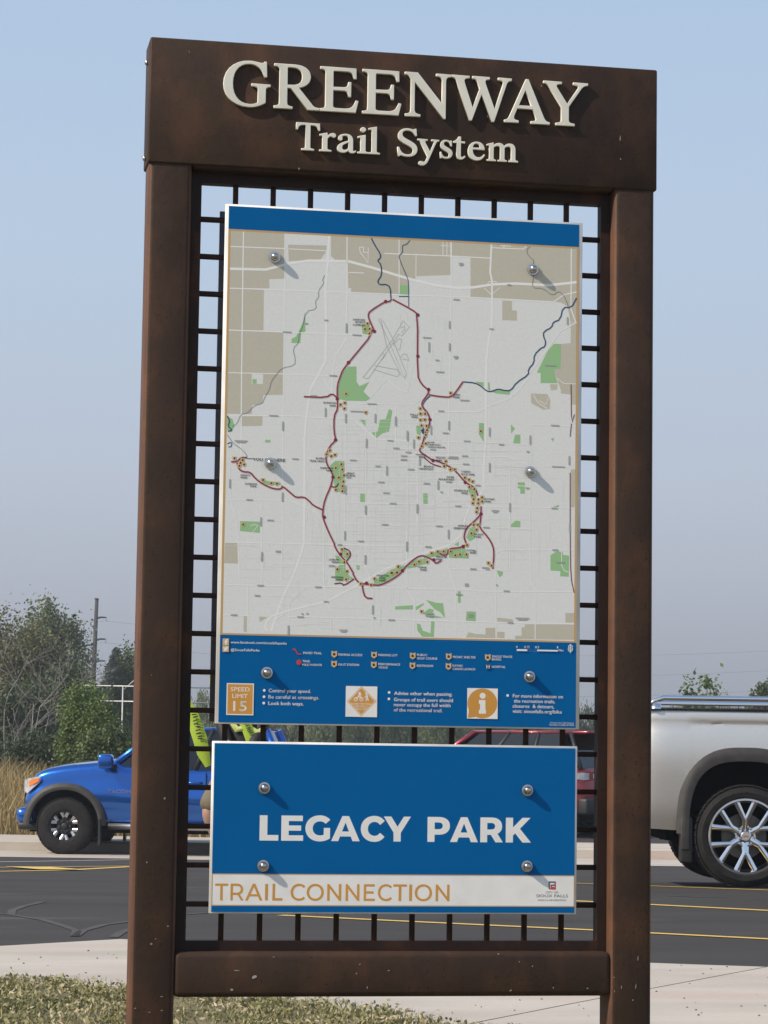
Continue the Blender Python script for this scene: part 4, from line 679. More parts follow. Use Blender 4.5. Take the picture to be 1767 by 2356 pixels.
b = bpoly('social_badge', M['icon_tan'], 'E', [(105, 814), (153, 814), (153, 862), (105, 862)]); bpoly('social_mark', M['print_white'], 'E', [(110, 850), (122, 847), (113, 838), (116, 836), (110, 827), (113, 824), (126, 833), (129, 824), (138, 822), (143, 826), (149, 824), (146, 832), (144, 842), (134, 853), (120, 856)], b)
for x0, x1, y0, y1, m_ in ((957, 1037, 841, 857, 'print_white'), (1037, 1112, 846, 848, 'print_white'), (1037, 1112, 858, 860, 'print_white'), (1112, 1270, 845, 860, 'print_white')): brect('scale_bar', M[m_], 'F', x0, x1, y0, y1)
lines('north_arrow', M['print_white'], [('F', 5, ring(1366, 842, 17, 16)), ('F', 5, ((1366, 872), (1366, 805))), ('F', 5, ((1348, 824), (1366, 805), (1386, 824))), ('F', 4, ((1360, 850), (1360, 835), (1372, 850), (1372, 835)))], panel, clip=False)
i = brect('hospital_badge', M['map_black'], 'F', 722, 752, 956, 994); obj('legend_symbol', prel(ptxt('H', 'F', 726, 748, 989, 960, .03)), M['print_white'], i)

# ---------------------------------------------------------------- bolts
g = MB(); g.lathe([(.0145, 0), (.0148, -.0008), (.0142, -.0026), (.0085, -.003), (.0, -.003)], 24, 'y'); wash = g.mesh(.6, fixn=True); wash.materials.append(M['stainless'])
g = MB(); g.lathe([(.0100, -.0025), (.0102, -.0055), (.0097, -.0065), (.0096, -.0095), (.0088, -.0125), (.0066, -.0152), (.0035, -.0167), (.0, -.0171)], 20, 'y'); dome = g.mesh(.6, fixn=True); dome.materials.append(M['stainless'])
def bolt(par, base, px, py):
    p = onp(px, py, 0); o = bpy.data.objects.new('bolt', wash); COL.objects.link(o); o.parent = par; o.location = (p.x-base.x, -.0022-base.y, p.z-base.z)
    d = bpy.data.objects.new('dome_nut', dome); COL.objects.link(d); d.parent = o
for q in ((631.7, 592.2), (1225.5, 620.8), (621.5, 1066.5), (1220, 1086), (613.5, 1548), (1217.4, 1557)): bolt(panel, P0, *q)

# ---------------------------------------------------------------- name panel
P1 = Vector((0, 0, Z(-.388)))
npan = empty('name_panel', P1, 0, 'blue LEGACY PARK panel with white trail connection strip bolted under the map', 'sign panel')
LAYER[0] = .0005
obj('board', prel(rbox(-.4622, .453, .0004, .0064, Z(-.388), Z(.0268), .0012, 1), P1), M['panel_white'], npan)
W2 = (460, 1700, 900/1659)
q2 = lambda x, y: onp(460+x*W2[2], 1700+y*W2[2], 0)
xl_, xr_ = q2(62, 300).x, q2(1592, 300).x
xl_ = -.4565; xr_ = .4475
zt, zs1, zs2, zb2 = Z(.0215), q2(800, 577).z, q2(800, 708).z, Z(-.3842)
rect('blue_field', M['print_blue'], xl_, xr_, zs1, zt, npan, base=P1)
rect('white_strip', M['print_white'], xl_, xr_, zs2, zs1, npan, base=P1)
rect('blue_edge', M['print_blue'], xl_, xr_, zb2, zs2, npan, base=P1)
rect('orange_rule', M['border_orange'], xl_, xr_, zs1-.0012, zs1+.0012, npan, base=P1); rect('orange_rule', M['border_orange'], xl_, xr_, zs2-.0012, zs2+.0012, npan, base=P1)
rect('orange_rule', M['border_orange'], xl_, xl_+.0022, zs2, zs1, npan, base=P1); rect('orange_rule', M['border_orange'], xr_-.0022, xr_, zs2, zs1, npan, base=P1)
bl = [(0.0, 0)]
zb3 = (q2(290, 431).z+q2(620, 434).z+q2(1350, 439.5).z)/3; cap3 = q2(290, 324).z-q2(290, 431).z
for ch, a, b_ in (('L', 253, 333), ('E', 345, 438), ('G', 447, 552), ('A', 557, 678), ('C', 682, 783), ('Y', 779, 894), ('P', 965, 1060), ('A', 1061, 1179), ('R', 1189, 1285), ('K', 1297, 1404)):
    LAYER[0] += 1e-6; me = glyph_mesh(BOLD[ch], q2(a, 380).x, q2(b_, 380).x, zb3, cap3, -LAYER[0], .0001); obj('letter', prel(me, P1), M['print_white'], npan)
zb4 = (q2(100, 684).z+q2(600, 686).z+q2(1000, 687).z)/3; cap4 = q2(100, 614).z-q2(100, 684).z
LAYER[0] += .00003
for ch, a, b_ in zip('TRAILCONNECTION', (64, 130, 193, 276, 308, 385, 453, 540, 618, 695, 755, 820, 887, 911, 1000), (118, 184, 264, 288, 349, 445, 524, 598, 675, 741, 813, 876, 899, 983, 1057)):
    LAYER[0] += 1e-6; obj('letter', prel(glyph_mesh(MED[ch], q2(a, 650).x, q2(b_, 650).x, zb4, cap4, -LAYER[0], .0001, off=0 if ch == 'I' else .0004), P1), M['print_orange'], npan)
LAYER[0] += .0001
tag(obj('city_lettering', prel(join_meshes([ptxt('CITY OF', W2, 1466, 1518, 655, 646, .01), ptxt('SIOUX FALLS', W2, 1426, 1560, 671, 659, .01), ptxt('PARKS & RECREATION', W2, 1433, 1552, 687, 680, .01)]), P1), M['map_stream'], npan), kind='stuff')
def emblem(col, strokes):
    g = MB()
    for pts in strokes:
        for (x0, y0), (x1, y1) in zip(pts, pts[1:]):
            LAYER[0] += 2e-6; a, b = q2(min(x0, x1)-2.6, max(y0, y1)+2.6), q2(max(x0, x1)+2.6, min(y0, y1)-2.6); y = -LAYER[0]
            g.add([(a.x, y, a.z), (b.x, y, a.z), (b.x, y, b.z), (a.x, y, b.z)], [(0, 1, 2, 3)])
    tag(obj('emblem', prel(g.mesh(), P1), col, npan), kind='stuff')
emblem(M['map_river'], [[(1481, 634), (1481, 607), (1506, 607)], [(1490, 620), (1506, 620)]])
emblem(M['icon_red'], [[(1506, 613), (1506, 636), (1486, 636)], [(1490, 620), (1490, 630), (1500, 630)]])
for q in ((607.6, 1812.9), (1212.6, 1818.3), (604.9, 1991.9), (1211.5, 1993)): bolt(npan, P1, *q)
# the panel fixed to the far side of the grille
P2 = Vector((0, .085, Z(.07)))
rp = empty('rear_panel', P2, 0, 'grey back edge of the panel mounted behind the map on the grille', 'sign panel')
obj('board', prel(rbox(-.4605, .452, .085, .091, Z(.0745), Z(1.352), .0012, 1), P2), M['panel_grey'], rp)
for px, py in ((631.7, 592.2), (1225.5, 620.8), (621.5, 1066.5), (1220, 1086), (613.5, 1548), (1217.4, 1557)):
    p = onp(px, py, 0); g = MB(); g.tube([(p.x, .0062, p.z), (p.x, .0855, p.z)], .006, 8); obj('spacer', prel(g.mesh(True), P2), M['stainless'], rp)
# ---------------------------------------------------------------- vehicles
mat('blue_paint', (.006, .12, .50), (.008, .13, .54), 90, .24, .8, coat=1, detail=2)
mat('silver_paint', (.74, .70, .64), (.78, .74, .67), 90, .44, .9, coat=1, detail=2)
mat('red_paint', (.30, .020, .035), (.33, .024, .040), 90, .30, .6, coat=1, detail=2)
mat('tyre', (.011, .011, .011), (.020, .019, .018), 18, .8, bump=.3, spec=.25)
mat('trim_black', (.012, .012, .013), (.02, .02, .02), 30, .55)
mat('trim_grey', (.032, .030, .028), (.046, .043, .040), 12, .6)
mat('well_black', (.006, .006, .006), rough=.95, spec=.1)
mat('alloy_dark', (.03, .03, .032), rough=.4, metal=.6)
mat('alloy', (.45, .45, .47), rough=.34, metal=1)
mat('brake', (.14, .13, .12), rough=.5, metal=.8)
mat('lamp_amber', (.75, .20, .03), rough=.15, coat=1)
mat('lamp_red', (.30, .012, .02), rough=.12, coat=1)
mat('lamp_clear', (.66, .68, .72), (.4, .42, .46), 14, .12, .3, coat=1)
def glass_mat():
    m = bpy.data.materials.new('car_glass'); m.use_nodes = True; t = m.node_tree; t.nodes.clear(); n = t.nodes.new
    g = n('ShaderNodeBsdfGlossy'); g.inputs['Roughness'].default_value = .03; g.inputs['Color'].default_value = (.9, .95, 1, 1); tr = n('ShaderNodeBsdfTransparent'); tr.inputs[0].default_value = (.10, .12, .13, 1)
    f = n('ShaderNodeFresnel'); f.inputs[0].default_value = 1.7; mx = n('ShaderNodeMixShader'); o = n('ShaderNodeOutputMaterial')
    t.links.new(f.outputs[0], mx.inputs[0]); t.links.new(tr.outputs[0], mx.inputs[1]); t.links.new(g.outputs[0], mx.inputs[2]); t.links.new(mx.outputs[0], o.inputs[0]); M['car_glass'] = m
glass_mat()
def lerp_pts(kp, x): return float(np.interp(x, [a for a, b in kp], [b for a, b in kp]))
def smoothed(kp, n=4):                                                # Chaikin on key points
    P = list(kp)
    for _ in range(n):
        Q = [P[0]]
        for a, b in zip(P, P[1:]): Q += [(a[0]*.75+b[0]*.25, a[1]*.75+b[1]*.25), (a[0]*.25+b[0]*.75, a[1]*.25+b[1]*.75)]
        P = Q+[P[-1]]
    return P
def arch_z(x, axles, ra, sq, rz=None):                                         # height of the wheel opening above x (superellipse)
    z = None
    for cx, cz in axles:
        u = abs(x-cx)/ra
        if u < 1: z = max(z or -1, cz+(rz or ra)*(1-u**sq)**(1/sq))
    return z
def car_body(par, paint, plan, top, sill, axles, ra, inset, crown=.03, sq=2.0, nrow=22, name='body', lid=True, rz=None):
    """plan: key points (x, half width) from nose centre round to tail centre; top: (x, height of the shoulder)"""
    pl = smoothed(plan, 3); seg = [0]
    for a, b in zip(pl, pl[1:]): seg.append(seg[-1]+math.hypot(b[0]-a[0], b[1]-a[1]))
    tot = seg[-1]; n = 260; cols = []
    for i in range(n+1):
        u = tot*i/n; x = float(np.interp(u, seg, [p[0] for p in pl])); y = float(np.interp(u, seg, [p[1] for p in pl])); cols.append((x, y))
    tp = smoothed(top, 2); ins = smoothed(inset, 2); xs = [c[0] for c in cols]; x0, x1 = min(xs), max(xs); g = MB()
    for sgn in (-1, 1):
        P = []
        for i, (x, y) in enumerate(cols):
            a, b = cols[max(0, i-1)], cols[min(n, i+1)]; d = math.hypot(b[0]-a[0], b[1]-a[1]) or 1; nx, ny = -(b[1]-a[1])/d, (b[0]-a[0])/d   # left normal = outward for +y side
            zt = lerp_pts(tp, x); zs = lerp_pts(sill, x); az = arch_z(x, axles, ra, sq, rz) if y > .6*max(c[1] for c in cols) else None
            zb = max(zs, az) if az else zs; col = []
            for j in range(nrow+1):
                z = zb+(zt-zb)*(j/nrow); h = (z-zs)/(zt-zs); k = lerp_pts(ins, h); col.append((x-nx*k, sgn*max(0, y-ny*k), z))
            P.append(col)
        if sgn < 0: P = P[::-1]
        g.grid(P)
        if lid:
            T = []
            for col in (P if sgn > 0 else P[::-1]):
                x, y, z = col[-1]; T.append([(x, y*(1-k/6), z+crown*(1-(1-k/6)**2)*min(1, abs(y)/.5)) for k in range(7)])
            g.grid(T)
    return g.build(name, paint, par, smooth=.6, weld=True)
def wheel(par, c, R, wd, rim_r, kind, side):
    """tyre, rim and hub with its outer face toward side*y"""
    w_ = empty('wheel', c)
    w_.parent = par; h = wd/2; g = MB()
    prof = [(rim_r-.005, -h*.82), (rim_r+.02, -h*.98), (rim_r+.06, -h*1.02), (R-.045, -h*.98), (R-.012, -h*.86), (R, -h*.7), (R, h*.7), (R-.012, h*.86), (R-.045, h*.98), (rim_r+.06, h*1.02), (rim_r+.02, h*.98), (rim_r-.005, h*.82)]
    g.lathe(prof, 56, 'y'); n = 44
    for k in range(n):                                               # tread and shoulder blocks
        a = 2*math.pi*k/n
        for yy, dy in ((-h*.72, .028), (-h*.2, .03), (h*.2, .03), (h*.72, .028)):
            a2 = a+(.04 if yy > 0 else 0); d = .052*.5; ca, sa = math.cos(a2), math.sin(a2); tx, tz = -sa, ca
            q = [(ca*(R-.004)+tx*s_*d, yy+t_*dy, sa*(R-.004)+tz*s_*d) for s_ in (-1, 1) for t_ in (-1, 1)]+[(ca*(R+.007)+tx*s_*d*.9, yy+t_*dy*.9, sa*(R+.007)+tz*s_*d*.9) for s_ in (-1, 1) for t_ in (-1, 1)]
            g.add(q, [(4, 5, 7, 6), (0, 4, 6, 2), (1, 3, 7, 5), (0, 1, 5, 4), (2, 6, 7, 3)])
    t = g.build('tyre', M['tyre'], w_, smooth=.5, fixn=True)
    if kind == 'chrome':
        g = MB(); g.lathe([(rim_r+.012, h*.84), (rim_r+.010, h*.93), (rim_r-.006, h*.93), (rim_r-.016, h*.80), (rim_r-.035, h*.55), (rim_r-.04, -h*.6)], 56, 'y')
        rim = g.build('rim', M['chrome'], w_, smooth=.6, fixn=True)
    else:
        g = MB(); g.lathe([(rim_r+.010, h*.80), (rim_r+.006, h*.90), (rim_r-.010, h*.88), (rim_r-.03, h*.5), (rim_r-.035, -h*.6)], 48, 'y')
        rim = g.build('rim', M['alloy_dark'], w_, smooth=.6, fixn=True)
    g = MB(); g.lathe([(0, -h*.25), (rim_r-.03, -h*.25)], 40, 'y'); g.build('brake_shield', M['well_black'], w_, fixn=True)
    g = MB(); g.lathe([(.05, h*.05), (rim_r*.62, h*.05), (rim_r*.62, -h*.05), (.05, -h*.05)], 40, 'y'); g.build('brake_disc', M['brake'], w_, smooth=.6, fixn=True)
    def spoke(g, r0, a0, r1, a1, w0, w1, y0, y1, dep):
        p0 = Vector((math.cos(a0)*r0, 0, math.sin(a0)*r0)); p1 = Vector((math.cos(a1)*r1, 0, math.sin(a1)*r1)); d = (p1-p0).normalized(); nn = Vector((-d.z, 0, d.x)); rings = []
        for k in range(4):
            u = k/3; p = p0.lerp(p1, u); ww = w0+(w1-w0)*u; yy = y0+(y1-y0)*u
            rings.append([p+nn*ww/2+Vector((0, yy-dep, 0)), p+nn*ww/2+Vector((0, yy-.008, 0)), p+nn*ww*.18+Vector((0, yy, 0)), p-nn*ww*.18+Vector((0, yy, 0)), p-nn*ww/2+Vector((0, yy-.008, 0)), p-nn*ww/2+Vector((0, yy-dep, 0))])
        g.grid(rings)
    if kind == 'chrome':
        for k in range(6):
            a = math.radians(90+60*k); g = MB(); spoke(g, .045, a, rim_r*.50, a, .062, .048, h*.62, h*.78, .04)
            for sgn in (-1, 1): spoke(g, rim_r*.44, a+sgn*.03, rim_r-.004, a+sgn*.27, .036, .046, h*.77, h*.84, .045)
            g.build('spoke', M['chrome'], rim, smooth=.7, fixn=True)
    else:
        for k in range(6):
            a = math.radians(90+60*k); g = MB(); spoke(g, .04, a, rim_r*.62, a, .075, .06, h*.55, h*.66, .04); g.build('spoke', M['alloy_dark'], rim, smooth=.7, fixn=True)
            g = MB()
            for sgn in (-1, 1): spoke(g, rim_r*.60, a+sgn*.10, rim_r-.012, a+sgn*.22, .040, .052, h*.70, h*.84, .03)
            g.build('spoke_face', M['alloy'], rim, smooth=.7, fixn=True)
    g = MB(); g.lathe([(0, h*.86), (.034, h*.86), (.042, h*.82), (.045, h*.55)], 24, 'y'); hc = g.build('hub_cap', M['chrome' if kind == 'chrome' else 'trim_black'], rim, smooth=.6, fixn=True)
    if kind == 'chrome': me = text_mesh('GMC', -.026, .026, -.008, .008, 0, .05); me.transform(Matrix.Translation((0, h*.86+.001, 0))@Matrix.Rotation(math.pi, 4, 'Z')); obj('hub_lettering', me, M['lamp_red'], w_)
    g = MB()
    for k in range(6):
        a = math.radians(60+60*k+0.0); g.lathe([(0, h*.78), (.009, h*.78), (.012, h*.74), (.013, h*.45)], 10, 'y', (math.cos(a)*.075, 0, math.sin(a)*.075))
    tag(g.build('lug_nut', M['chrome'], rim, smooth=.6, fixn=True), kind='stuff')
    if side < 0: w_.rotation_euler = (0, 0, math.pi)
    return w_
def quad_panel(g, P, th=.0): g.add(P, [tuple(range(len(P)))])
def pane(par, name, m, pts, off, parent=None):
    n = (Vector(pts[1])-Vector(pts[0])).cross(Vector(pts[2])-Vector(pts[0])).normalized(); c = sum((Vector(p) for p in pts), Vector())/len(pts)
    g = MB(); A = [Vector(p)+n*off for p in pts]; B_ = [p-n*.004 for p in A]; k = len(A)
    g.add(A+B_, [tuple(range(k)), tuple(range(2*k-1, k-1, -1))]+[(i, i+k, (i+1) % k+k, (i+1) % k) for i in range(k)]); return g.build(name, m, parent or par, fixn=True)
def cabin(par, paint, xb0, xb1, xt0, xt1, wb, wt, zb, zt, ws_splits, rear_col=None, rear_glass=True):
    """greenhouse: roof, pillars and panes. ws_splits: side window divisions as fractions of the side's length"""
    B = {}
    for s in (-1, 1):
        B[s] = dict(b0=Vector((xb0, s*wb, zb)), b1=Vector((xb1, s*wb, zb)), t0=Vector((xt0, s*wt, zt-.035)), t1=Vector((xt1, s*wt, zt-.035)))
    g = MB(); n = 14; R_rows = []
    for i in range(n+1):                                             # roof skin, crowned
        u = i/n; x = xt0+(xt1-xt0)*u; e = 1-abs(2*u-1)**5
        R_rows.append([(x, wt*(2*j/10-1)*(1+.0), zt-.035+.035*(1-abs(2*j/10-1)**3.2)*(.55+.45*e)) for j in range(11)])
    g.grid(R_rows); roof = g.build('roof', paint, par, smooth=True, fixn=True)
    def bar(name, a, b, w_, col):
        g = MB(); g.tube([a, a.lerp(b, .5), b], [w_*1.1, w_, w_*.95], 8); return g.build(name, col, par, smooth=True)
    for s in (-1, 1):
        q = B[s]; sh = Vector((0, -s*.02, 0))
        bar('pillar', q['b0']+sh, q['t0']+sh, .045, paint); bar('pillar', q['b1']+sh, q['t1']+sh, .06 if rear_col is None else .035, rear_col or paint); bar('roof_rail', q['t0']+sh, q['t1']+sh, .028, paint)
        for f in ws_splits[1:-1]:
            bar('pillar', q['b0'].lerp(q['b1'], f)+sh, q['t0'].lerp(q['t1'], f)+sh, .038, M['trim_black'])
        for f0, f1 in zip(ws_splits, ws_splits[1:]):
            a0, a1 = f0+.02, f1-.02; p = [q['b0'].lerp(q['b1'], a0), q['b0'].lerp(q['b1'], a1), q['t0'].lerp(q['t1'], a1), q['t0'].lerp(q['t1'], a0)]
            if s > 0: p = p[::-1]
            pane(par, 'side_window', M['car_glass'], [v+Vector((0, -s*.006, 0)) for v in p], 0)
    pane(par, 'windshield', M['car_glass'], [B[1]['b0'], B[-1]['b0'], B[-1]['t0'], B[1]['t0']], 0)
    if rear_glass: pane(par, 'rear_window', M['car_glass'], [B[-1]['b1'], B[1]['b1'], B[1]['t1'], B[-1]['t1']], 0)
    g = MB()                                                         # dark seats inside
    for x in (xb0+.95, xb0+1.75):
        if x < xb1-.2:
            for y in (-.38, .38): g.box(x, x+.16, y-.24, y+.24, zb-.5, zb+.22); g.box(x+.02, x+.12, y-.12, y+.12, zb+.24, zb+.42)
    tag(g.build('seat', M['trim_black'], par), kind='stuff'); return roof
def flare(par, cx, cz, ra, sq, y, m, wid=.085, thick=.035, name='fender_flare', side=1, rz=None):
    g = MB(); rows = []; kz = (rz or ra)/ra
    for i in range(41):
        th = math.pi*i/40; c, s = math.cos(th), math.sin(th); r = (abs(c)**sq+abs(s)**sq)**(-1/sq)
        p = lambda k: (cx+c*r*(ra+k), cz+s*r*(ra*kz+k*(1+(kz-1)*1.2)))
        a, b, d = p(-.012), p(wid*.55), p(wid)
        rows.append([(a[0], side*(y-.05), a[1]), (a[0], side*(y+thick*.8), a[1]), (p(.02)[0], side*(y+thick), p(.02)[1]), (b[0], side*(y+thick*.85), b[1]), (d[0], side*(y-.002), d[1]), (d[0], side*(y-.03), d[1])])
    g.grid(rows); return g.build(name, m, par, smooth=.7, fixn=True)
def well(par, axles, ra, w, zb, sq, rz=None):
    kz = (rz or ra)/ra
    for cx, cz in axles:
        for s in (-1, 1):
            rows = []; g = MB()
            for i in range(25):
                th = math.pi*i/24; c, q = math.cos(th), math.sin(th); r = (abs(c)**sq+abs(q)**sq)**(-1/sq)*(ra+.012); rows.append([(cx+c*r, s*(w-.03), cz+q*r*kz), (cx+c*r, s*(w-.42), cz+q*r*kz)])
            g.grid(rows); g.add([(cx-ra-.05, s*(w-.40), cz-.1), (cx+ra+.05, s*(w-.40), cz-.1), (cx+ra+.05, s*(w-.40), cz+ra*kz+.05), (cx-ra-.05, s*(w-.40), cz+ra*kz+.05)], [(0, 1, 2, 3)])
            g.build('wheel_well', M['well_black'], par, smooth=.6)

# blue pickup -----------------------------------------------------------------
pT = gp(150, 1966)
tz = empty('pickup_truck', pT, -YAW-math.radians(5), 'bright blue crew cab pickup parked on the far side with dark fender flares', 'pickup truck')
# local: x to the tail, near side at -y ; origin on the ground under the near front wheel
def shift(o, dy):
    for c in o.children: c.location.y += dy
R_t = .388; axT = [(0, R_t+.02), (3.24, R_t+.02)]; hw = .93
car_body(tz, M['blue_paint'], [(-.66, 0), (-.66, .50), (-.62, .74), (-.50, .86), (-.3, .915), (.2, .93), (1.5, .93), (3.6, .93), (4.2, .92), (4.36, .90), (4.40, .82), (4.40, 0)],
         [(-.70, .96), (-.55, 1.09), (-.36, 1.17), (0, 1.235), (.45, 1.28), (.62, 1.30), (.9, 1.20), (2.95, 1.19), (3.05, 1.25), (4.4, 1.26)], [(-.85, .46), (-.5, .44), (.5, .46), (2.7, .46), (3.8, .52), (4.5, .56)], axT, .50,
         [(0, .085), (.14, .045), (.26, .030), (.36, .006), (.46, .0), (.58, .012), (.70, .034), (.82, .040), (.93, .055), (1, .12)], .045, 2.1)
cabin(tz, M['blue_paint'], .58, 3.02, 1.28, 2.78, .80, .62, 1.19, 1.80, (0.02, .50, .97))
well(tz, axT, .50, hw, 0, 2.1)
for s in (-1, 1):
    for cx, cz in axT: flare(tz, cx, cz, .50, 2.1, .925, M['trim_grey'], .085, .045, side=s)
    for cx in (0, 3.24): wheel(tz, (cx, s*.80, R_t+.005), R_t, .265, .205, 'dark', s)
g = MB(); g.box(-.55, 4.2, -.62, .62, .30, .52); g.build('underbody', M['well_black'], tz)
for s in (-1, 1):
    g = MB(); g.tube([(.62, s*.90, .40), (2.65, s*.90, .40)], .045, 10); g.build('side_step', M['alloy'], tz, smooth=True)
    g = MB(); g.box(.50, .53, s*.93-.10, s*.93+.02, .14, .50); g.build('mud_flap', M['trim_black'], tz)
    g = MB(); g.grid([[(x, s*(y+.004), z) for z in zz] for x, y, zz in ((-.615, .75, (.86, .95, 1.02)), (-.56, .815, (.84, .95, 1.04)), (-.48, .868, (.90, .99, 1.06)), (-.36, .900, (1.00, 1.04, 1.08)))]); hl = g.build('headlight', M['lamp_clear'], tz, smooth=True, fixn=True)
    g = MB(); g.grid([[(x, s*(y+.009), z) for z in zz] for x, y, zz in ((-.53, .838, (.93, 1.01)), (-.46, .880, (.965, 1.035)), (-.375, .904, (1.01, 1.06)))]); g.build('turn_signal', M['lamp_amber'], hl, smooth=True, fixn=True)
    g = MB(); me = rbox(.50, .70, min(s*.99, s*1.20), max(s*.99, s*1.20), 1.20, 1.40, .045, 3); mi_ = obj('mirror', me, M['blue_paint'], tz)
    g = MB(); g.box(.60, .72, min(s*.86, s*1.03), max(s*.86, s*1.03), 1.20, 1.26); g.build('mirror_arm', M['trim_black'], mi_)
    for x in (1.02, 1.98, 2.90):
        g = MB(); g.box(x, x+.010, min(s*.905, s*.9305), max(s*.905, s*.9305), .52, 1.16); g.build('door_seam', M['well_black'], tz)
    for x in (1.72, 2.68):
        g = MB(); g.tube([(x, s*.925, 1.02), (x+.03, s*.965, 1.02), (x+.17, s*.965, 1.02), (x+.2, s*.925, 1.02)], .014, 8); g.build('door_handle', M['blue_paint'], tz, smooth=True)
    # model lettering on the front door
    me = text_mesh('TACOMA', 0, .40, 0, .05, 0, .03)
    if s > 0: me.transform(Matrix.Rotation(math.pi, 4, 'Z'))
    obj('door_lettering', me, M['chrome'], tz, (.60 if s < 0 else 1.0, s*.936, .86))
g = MB(); g.add([(-.675, -.5, .70), (-.675, .5, .70), (-.66, .46, .95), (-.66, -.46, .95)], [(0, 1, 2, 3)]); g.build('front_grille', M['trim_black'], tz)
me = rbox(-.73, -.45, -.78, .78, .42, .64, .08, 3); obj('front_bumper', me, M['blue_paint'], tz)
me = rbox(-.70, -.40, -.76, .76, .33, .44, .04, 2); obj('skid_plate', me, M['trim_black'], tz)
me = rbox(4.38, 4.52, -.85, .85, .48, .66, .03, 2); obj('rear_bumper', me, M['chrome'], tz)
for s in (-1, 1):
    g = MB(); g.box(4.32, 4.405, min(s*.76, s*.925), max(s*.76, s*.925), .82, 1.20); g.build('tail_light', M['lamp_red'], tz)
tz.location = pT+Vector((math.sin(math.radians(5)+YAW)*.80, math.cos(math.radians(5)+YAW)*.80, 0)); tz.location.z = pT.z+.004

# silver pickup ---------------------------------------------------------------
pG = gp(1711, 2043)
R_g = .408
ga = -YAW+math.pi
gm = empty('pickup_truck', pG, ga, 'silver pickup with chrome wheels and chrome bed rails beside the sign post', 'pickup truck')
# local: nose at +x seen reversed: local x runs to the tail; turned so that the tail points left
axG = [(-3.65, R_g+.02), (0, R_g+.02)]; hwG = 1.0
car_body(gm, M['silver_paint'], [(-4.62, 0), (-4.62, .55), (-4.55, .85), (-4.35, .95), (-3.9, .99), (-2.5, 1.0), (.5, 1.0), (.72, .995), (.83, .97), (.875, .90), (.88, .7), (.88, 0)],
         [(-4.7, 1.12), (-4.3, 1.24), (-3.6, 1.28), (-2.75, 1.32), (-.98, 1.33), (-.9, 1.42), (.9, 1.425)], [(-4.7, .50), (-3, .48), (-.6, .46), (.5, .45), (.9, .47)], axG, .47,
         [(0, .07), (.15, .03), (.35, .012), (.55, .0), (.68, .004), (.80, .022), (.865, .045), (.885, .052), (.90, .040), (.97, .043), (1, .06)], .02, 2.9, rz=.60)
cabin(gm, M['silver_paint'], -2.85, -.98, -2.05, -1.12, .86, .70, 1.31, 1.90, (.02, .5, .97))
well(gm, axG, .47, hwG, 0, 2.9, .60)
for s in (-1, 1):
    for cx, cz in axG: flare(gm, cx, cz, .47, 2.9, .985, M['trim_grey'], .085, .030, side=s, rz=.60)
    for cx in (-3.65, 0): wheel(gm, (cx, s*.86, R_g+.004), R_g, .285, .293, 'chrome', s)
    g = MB(); g.tube([(.80, s*.93, 1.43), (.73, s*.935, 1.49), (.66, s*.935, 1.515), (-.6, s*.935, 1.515), (-.76, s*.935, 1.50), (-.82, s*.93, 1.43)], .022, 12); br = g.build('bed_rail', M['chrome'], gm, smooth=True)
    for x in (.72, -.7):
        g = MB(); g.lathe([(0, 1.47), (.035, 1.468), (.05, 1.44), (.055, 1.425)], 12, 'z', (x, s*.93, 0)); g.build('rail_foot', M['chrome'], br, smooth=True)
    me = rbox(-.88, .87, min(s*.86, s*.965), max(s*.86, s*.965), 1.418, 1.438, .007, 2); obj('rail_cap', me, M['trim_black'], gm)
    me = rbox(.43, .52, min(s*.80, s*1.0), max(s*.80, s*1.0), .20 if s > 0 else .42, .56, .012, 2); mf = obj('mud_flap', me, M['trim_black'], gm)
    if s > 0: obj('flap_end', rbox(.455, .525, .975, 1.012, .30, .55, .008, 2), M['trim_grey'], mf)
    g = MB(); g.box(.84, .888, min(s*.76, s*.93), max(s*.76, s*.93), .82, 1.30); g.build('tail_light', M['lamp_red'], gm)
    for x in (-2.80, -1.92, -.94):
        g = MB(); g.box(x, x+.010, min(s*.965, s*1.001), max(s*.965, s*1.001), .55, 1.28); g.build('door_seam', M['well_black'], gm)
    for x in (-2.05, -1.2):
        g = MB(); g.tube([(x-.2, s*.99, 1.10), (x-.17, s*1.03, 1.10), (x-.03, s*1.03, 1.10), (x, s*.99, 1.10)], .016, 8); g.build('door_handle', M['chrome'], gm, smooth=True)
    me = rbox(-2.72, -2.5, min(s*1.05, s*1.30), max(s*1.05, s*1.30), 1.34, 1.60, .05, 3); obj('mirror', me, M['chrome'], gm)
    g = MB(); g.grid([[(x, s*y, z) for z in (.98, 1.2)] for x, y in ((-4.58, .70), (-4.54, .86), (-4.40, .945))]); g.build('headlight', M['lamp_clear'], gm, smooth=True)
me = rbox(.80, 1.02, -.93, .93, .50, .74, .04, 3); rb_ = obj('rear_bumper', me, M['trim_black'], gm)
me = rbox(-4.78, -4.5, -.92, .92, .42, .72, .05, 3); obj('front_bumper', me, M['chrome'], gm)
g = MB(); g.box(-4.4, .6, -.6, .6, .36, .56); g.build('underbody', M['well_black'], gm)
sd = Vector((math.sin(YAW), math.cos(YAW), 0)); gm.location = pG+sd*.86; gm.location.z = pG.z+.004

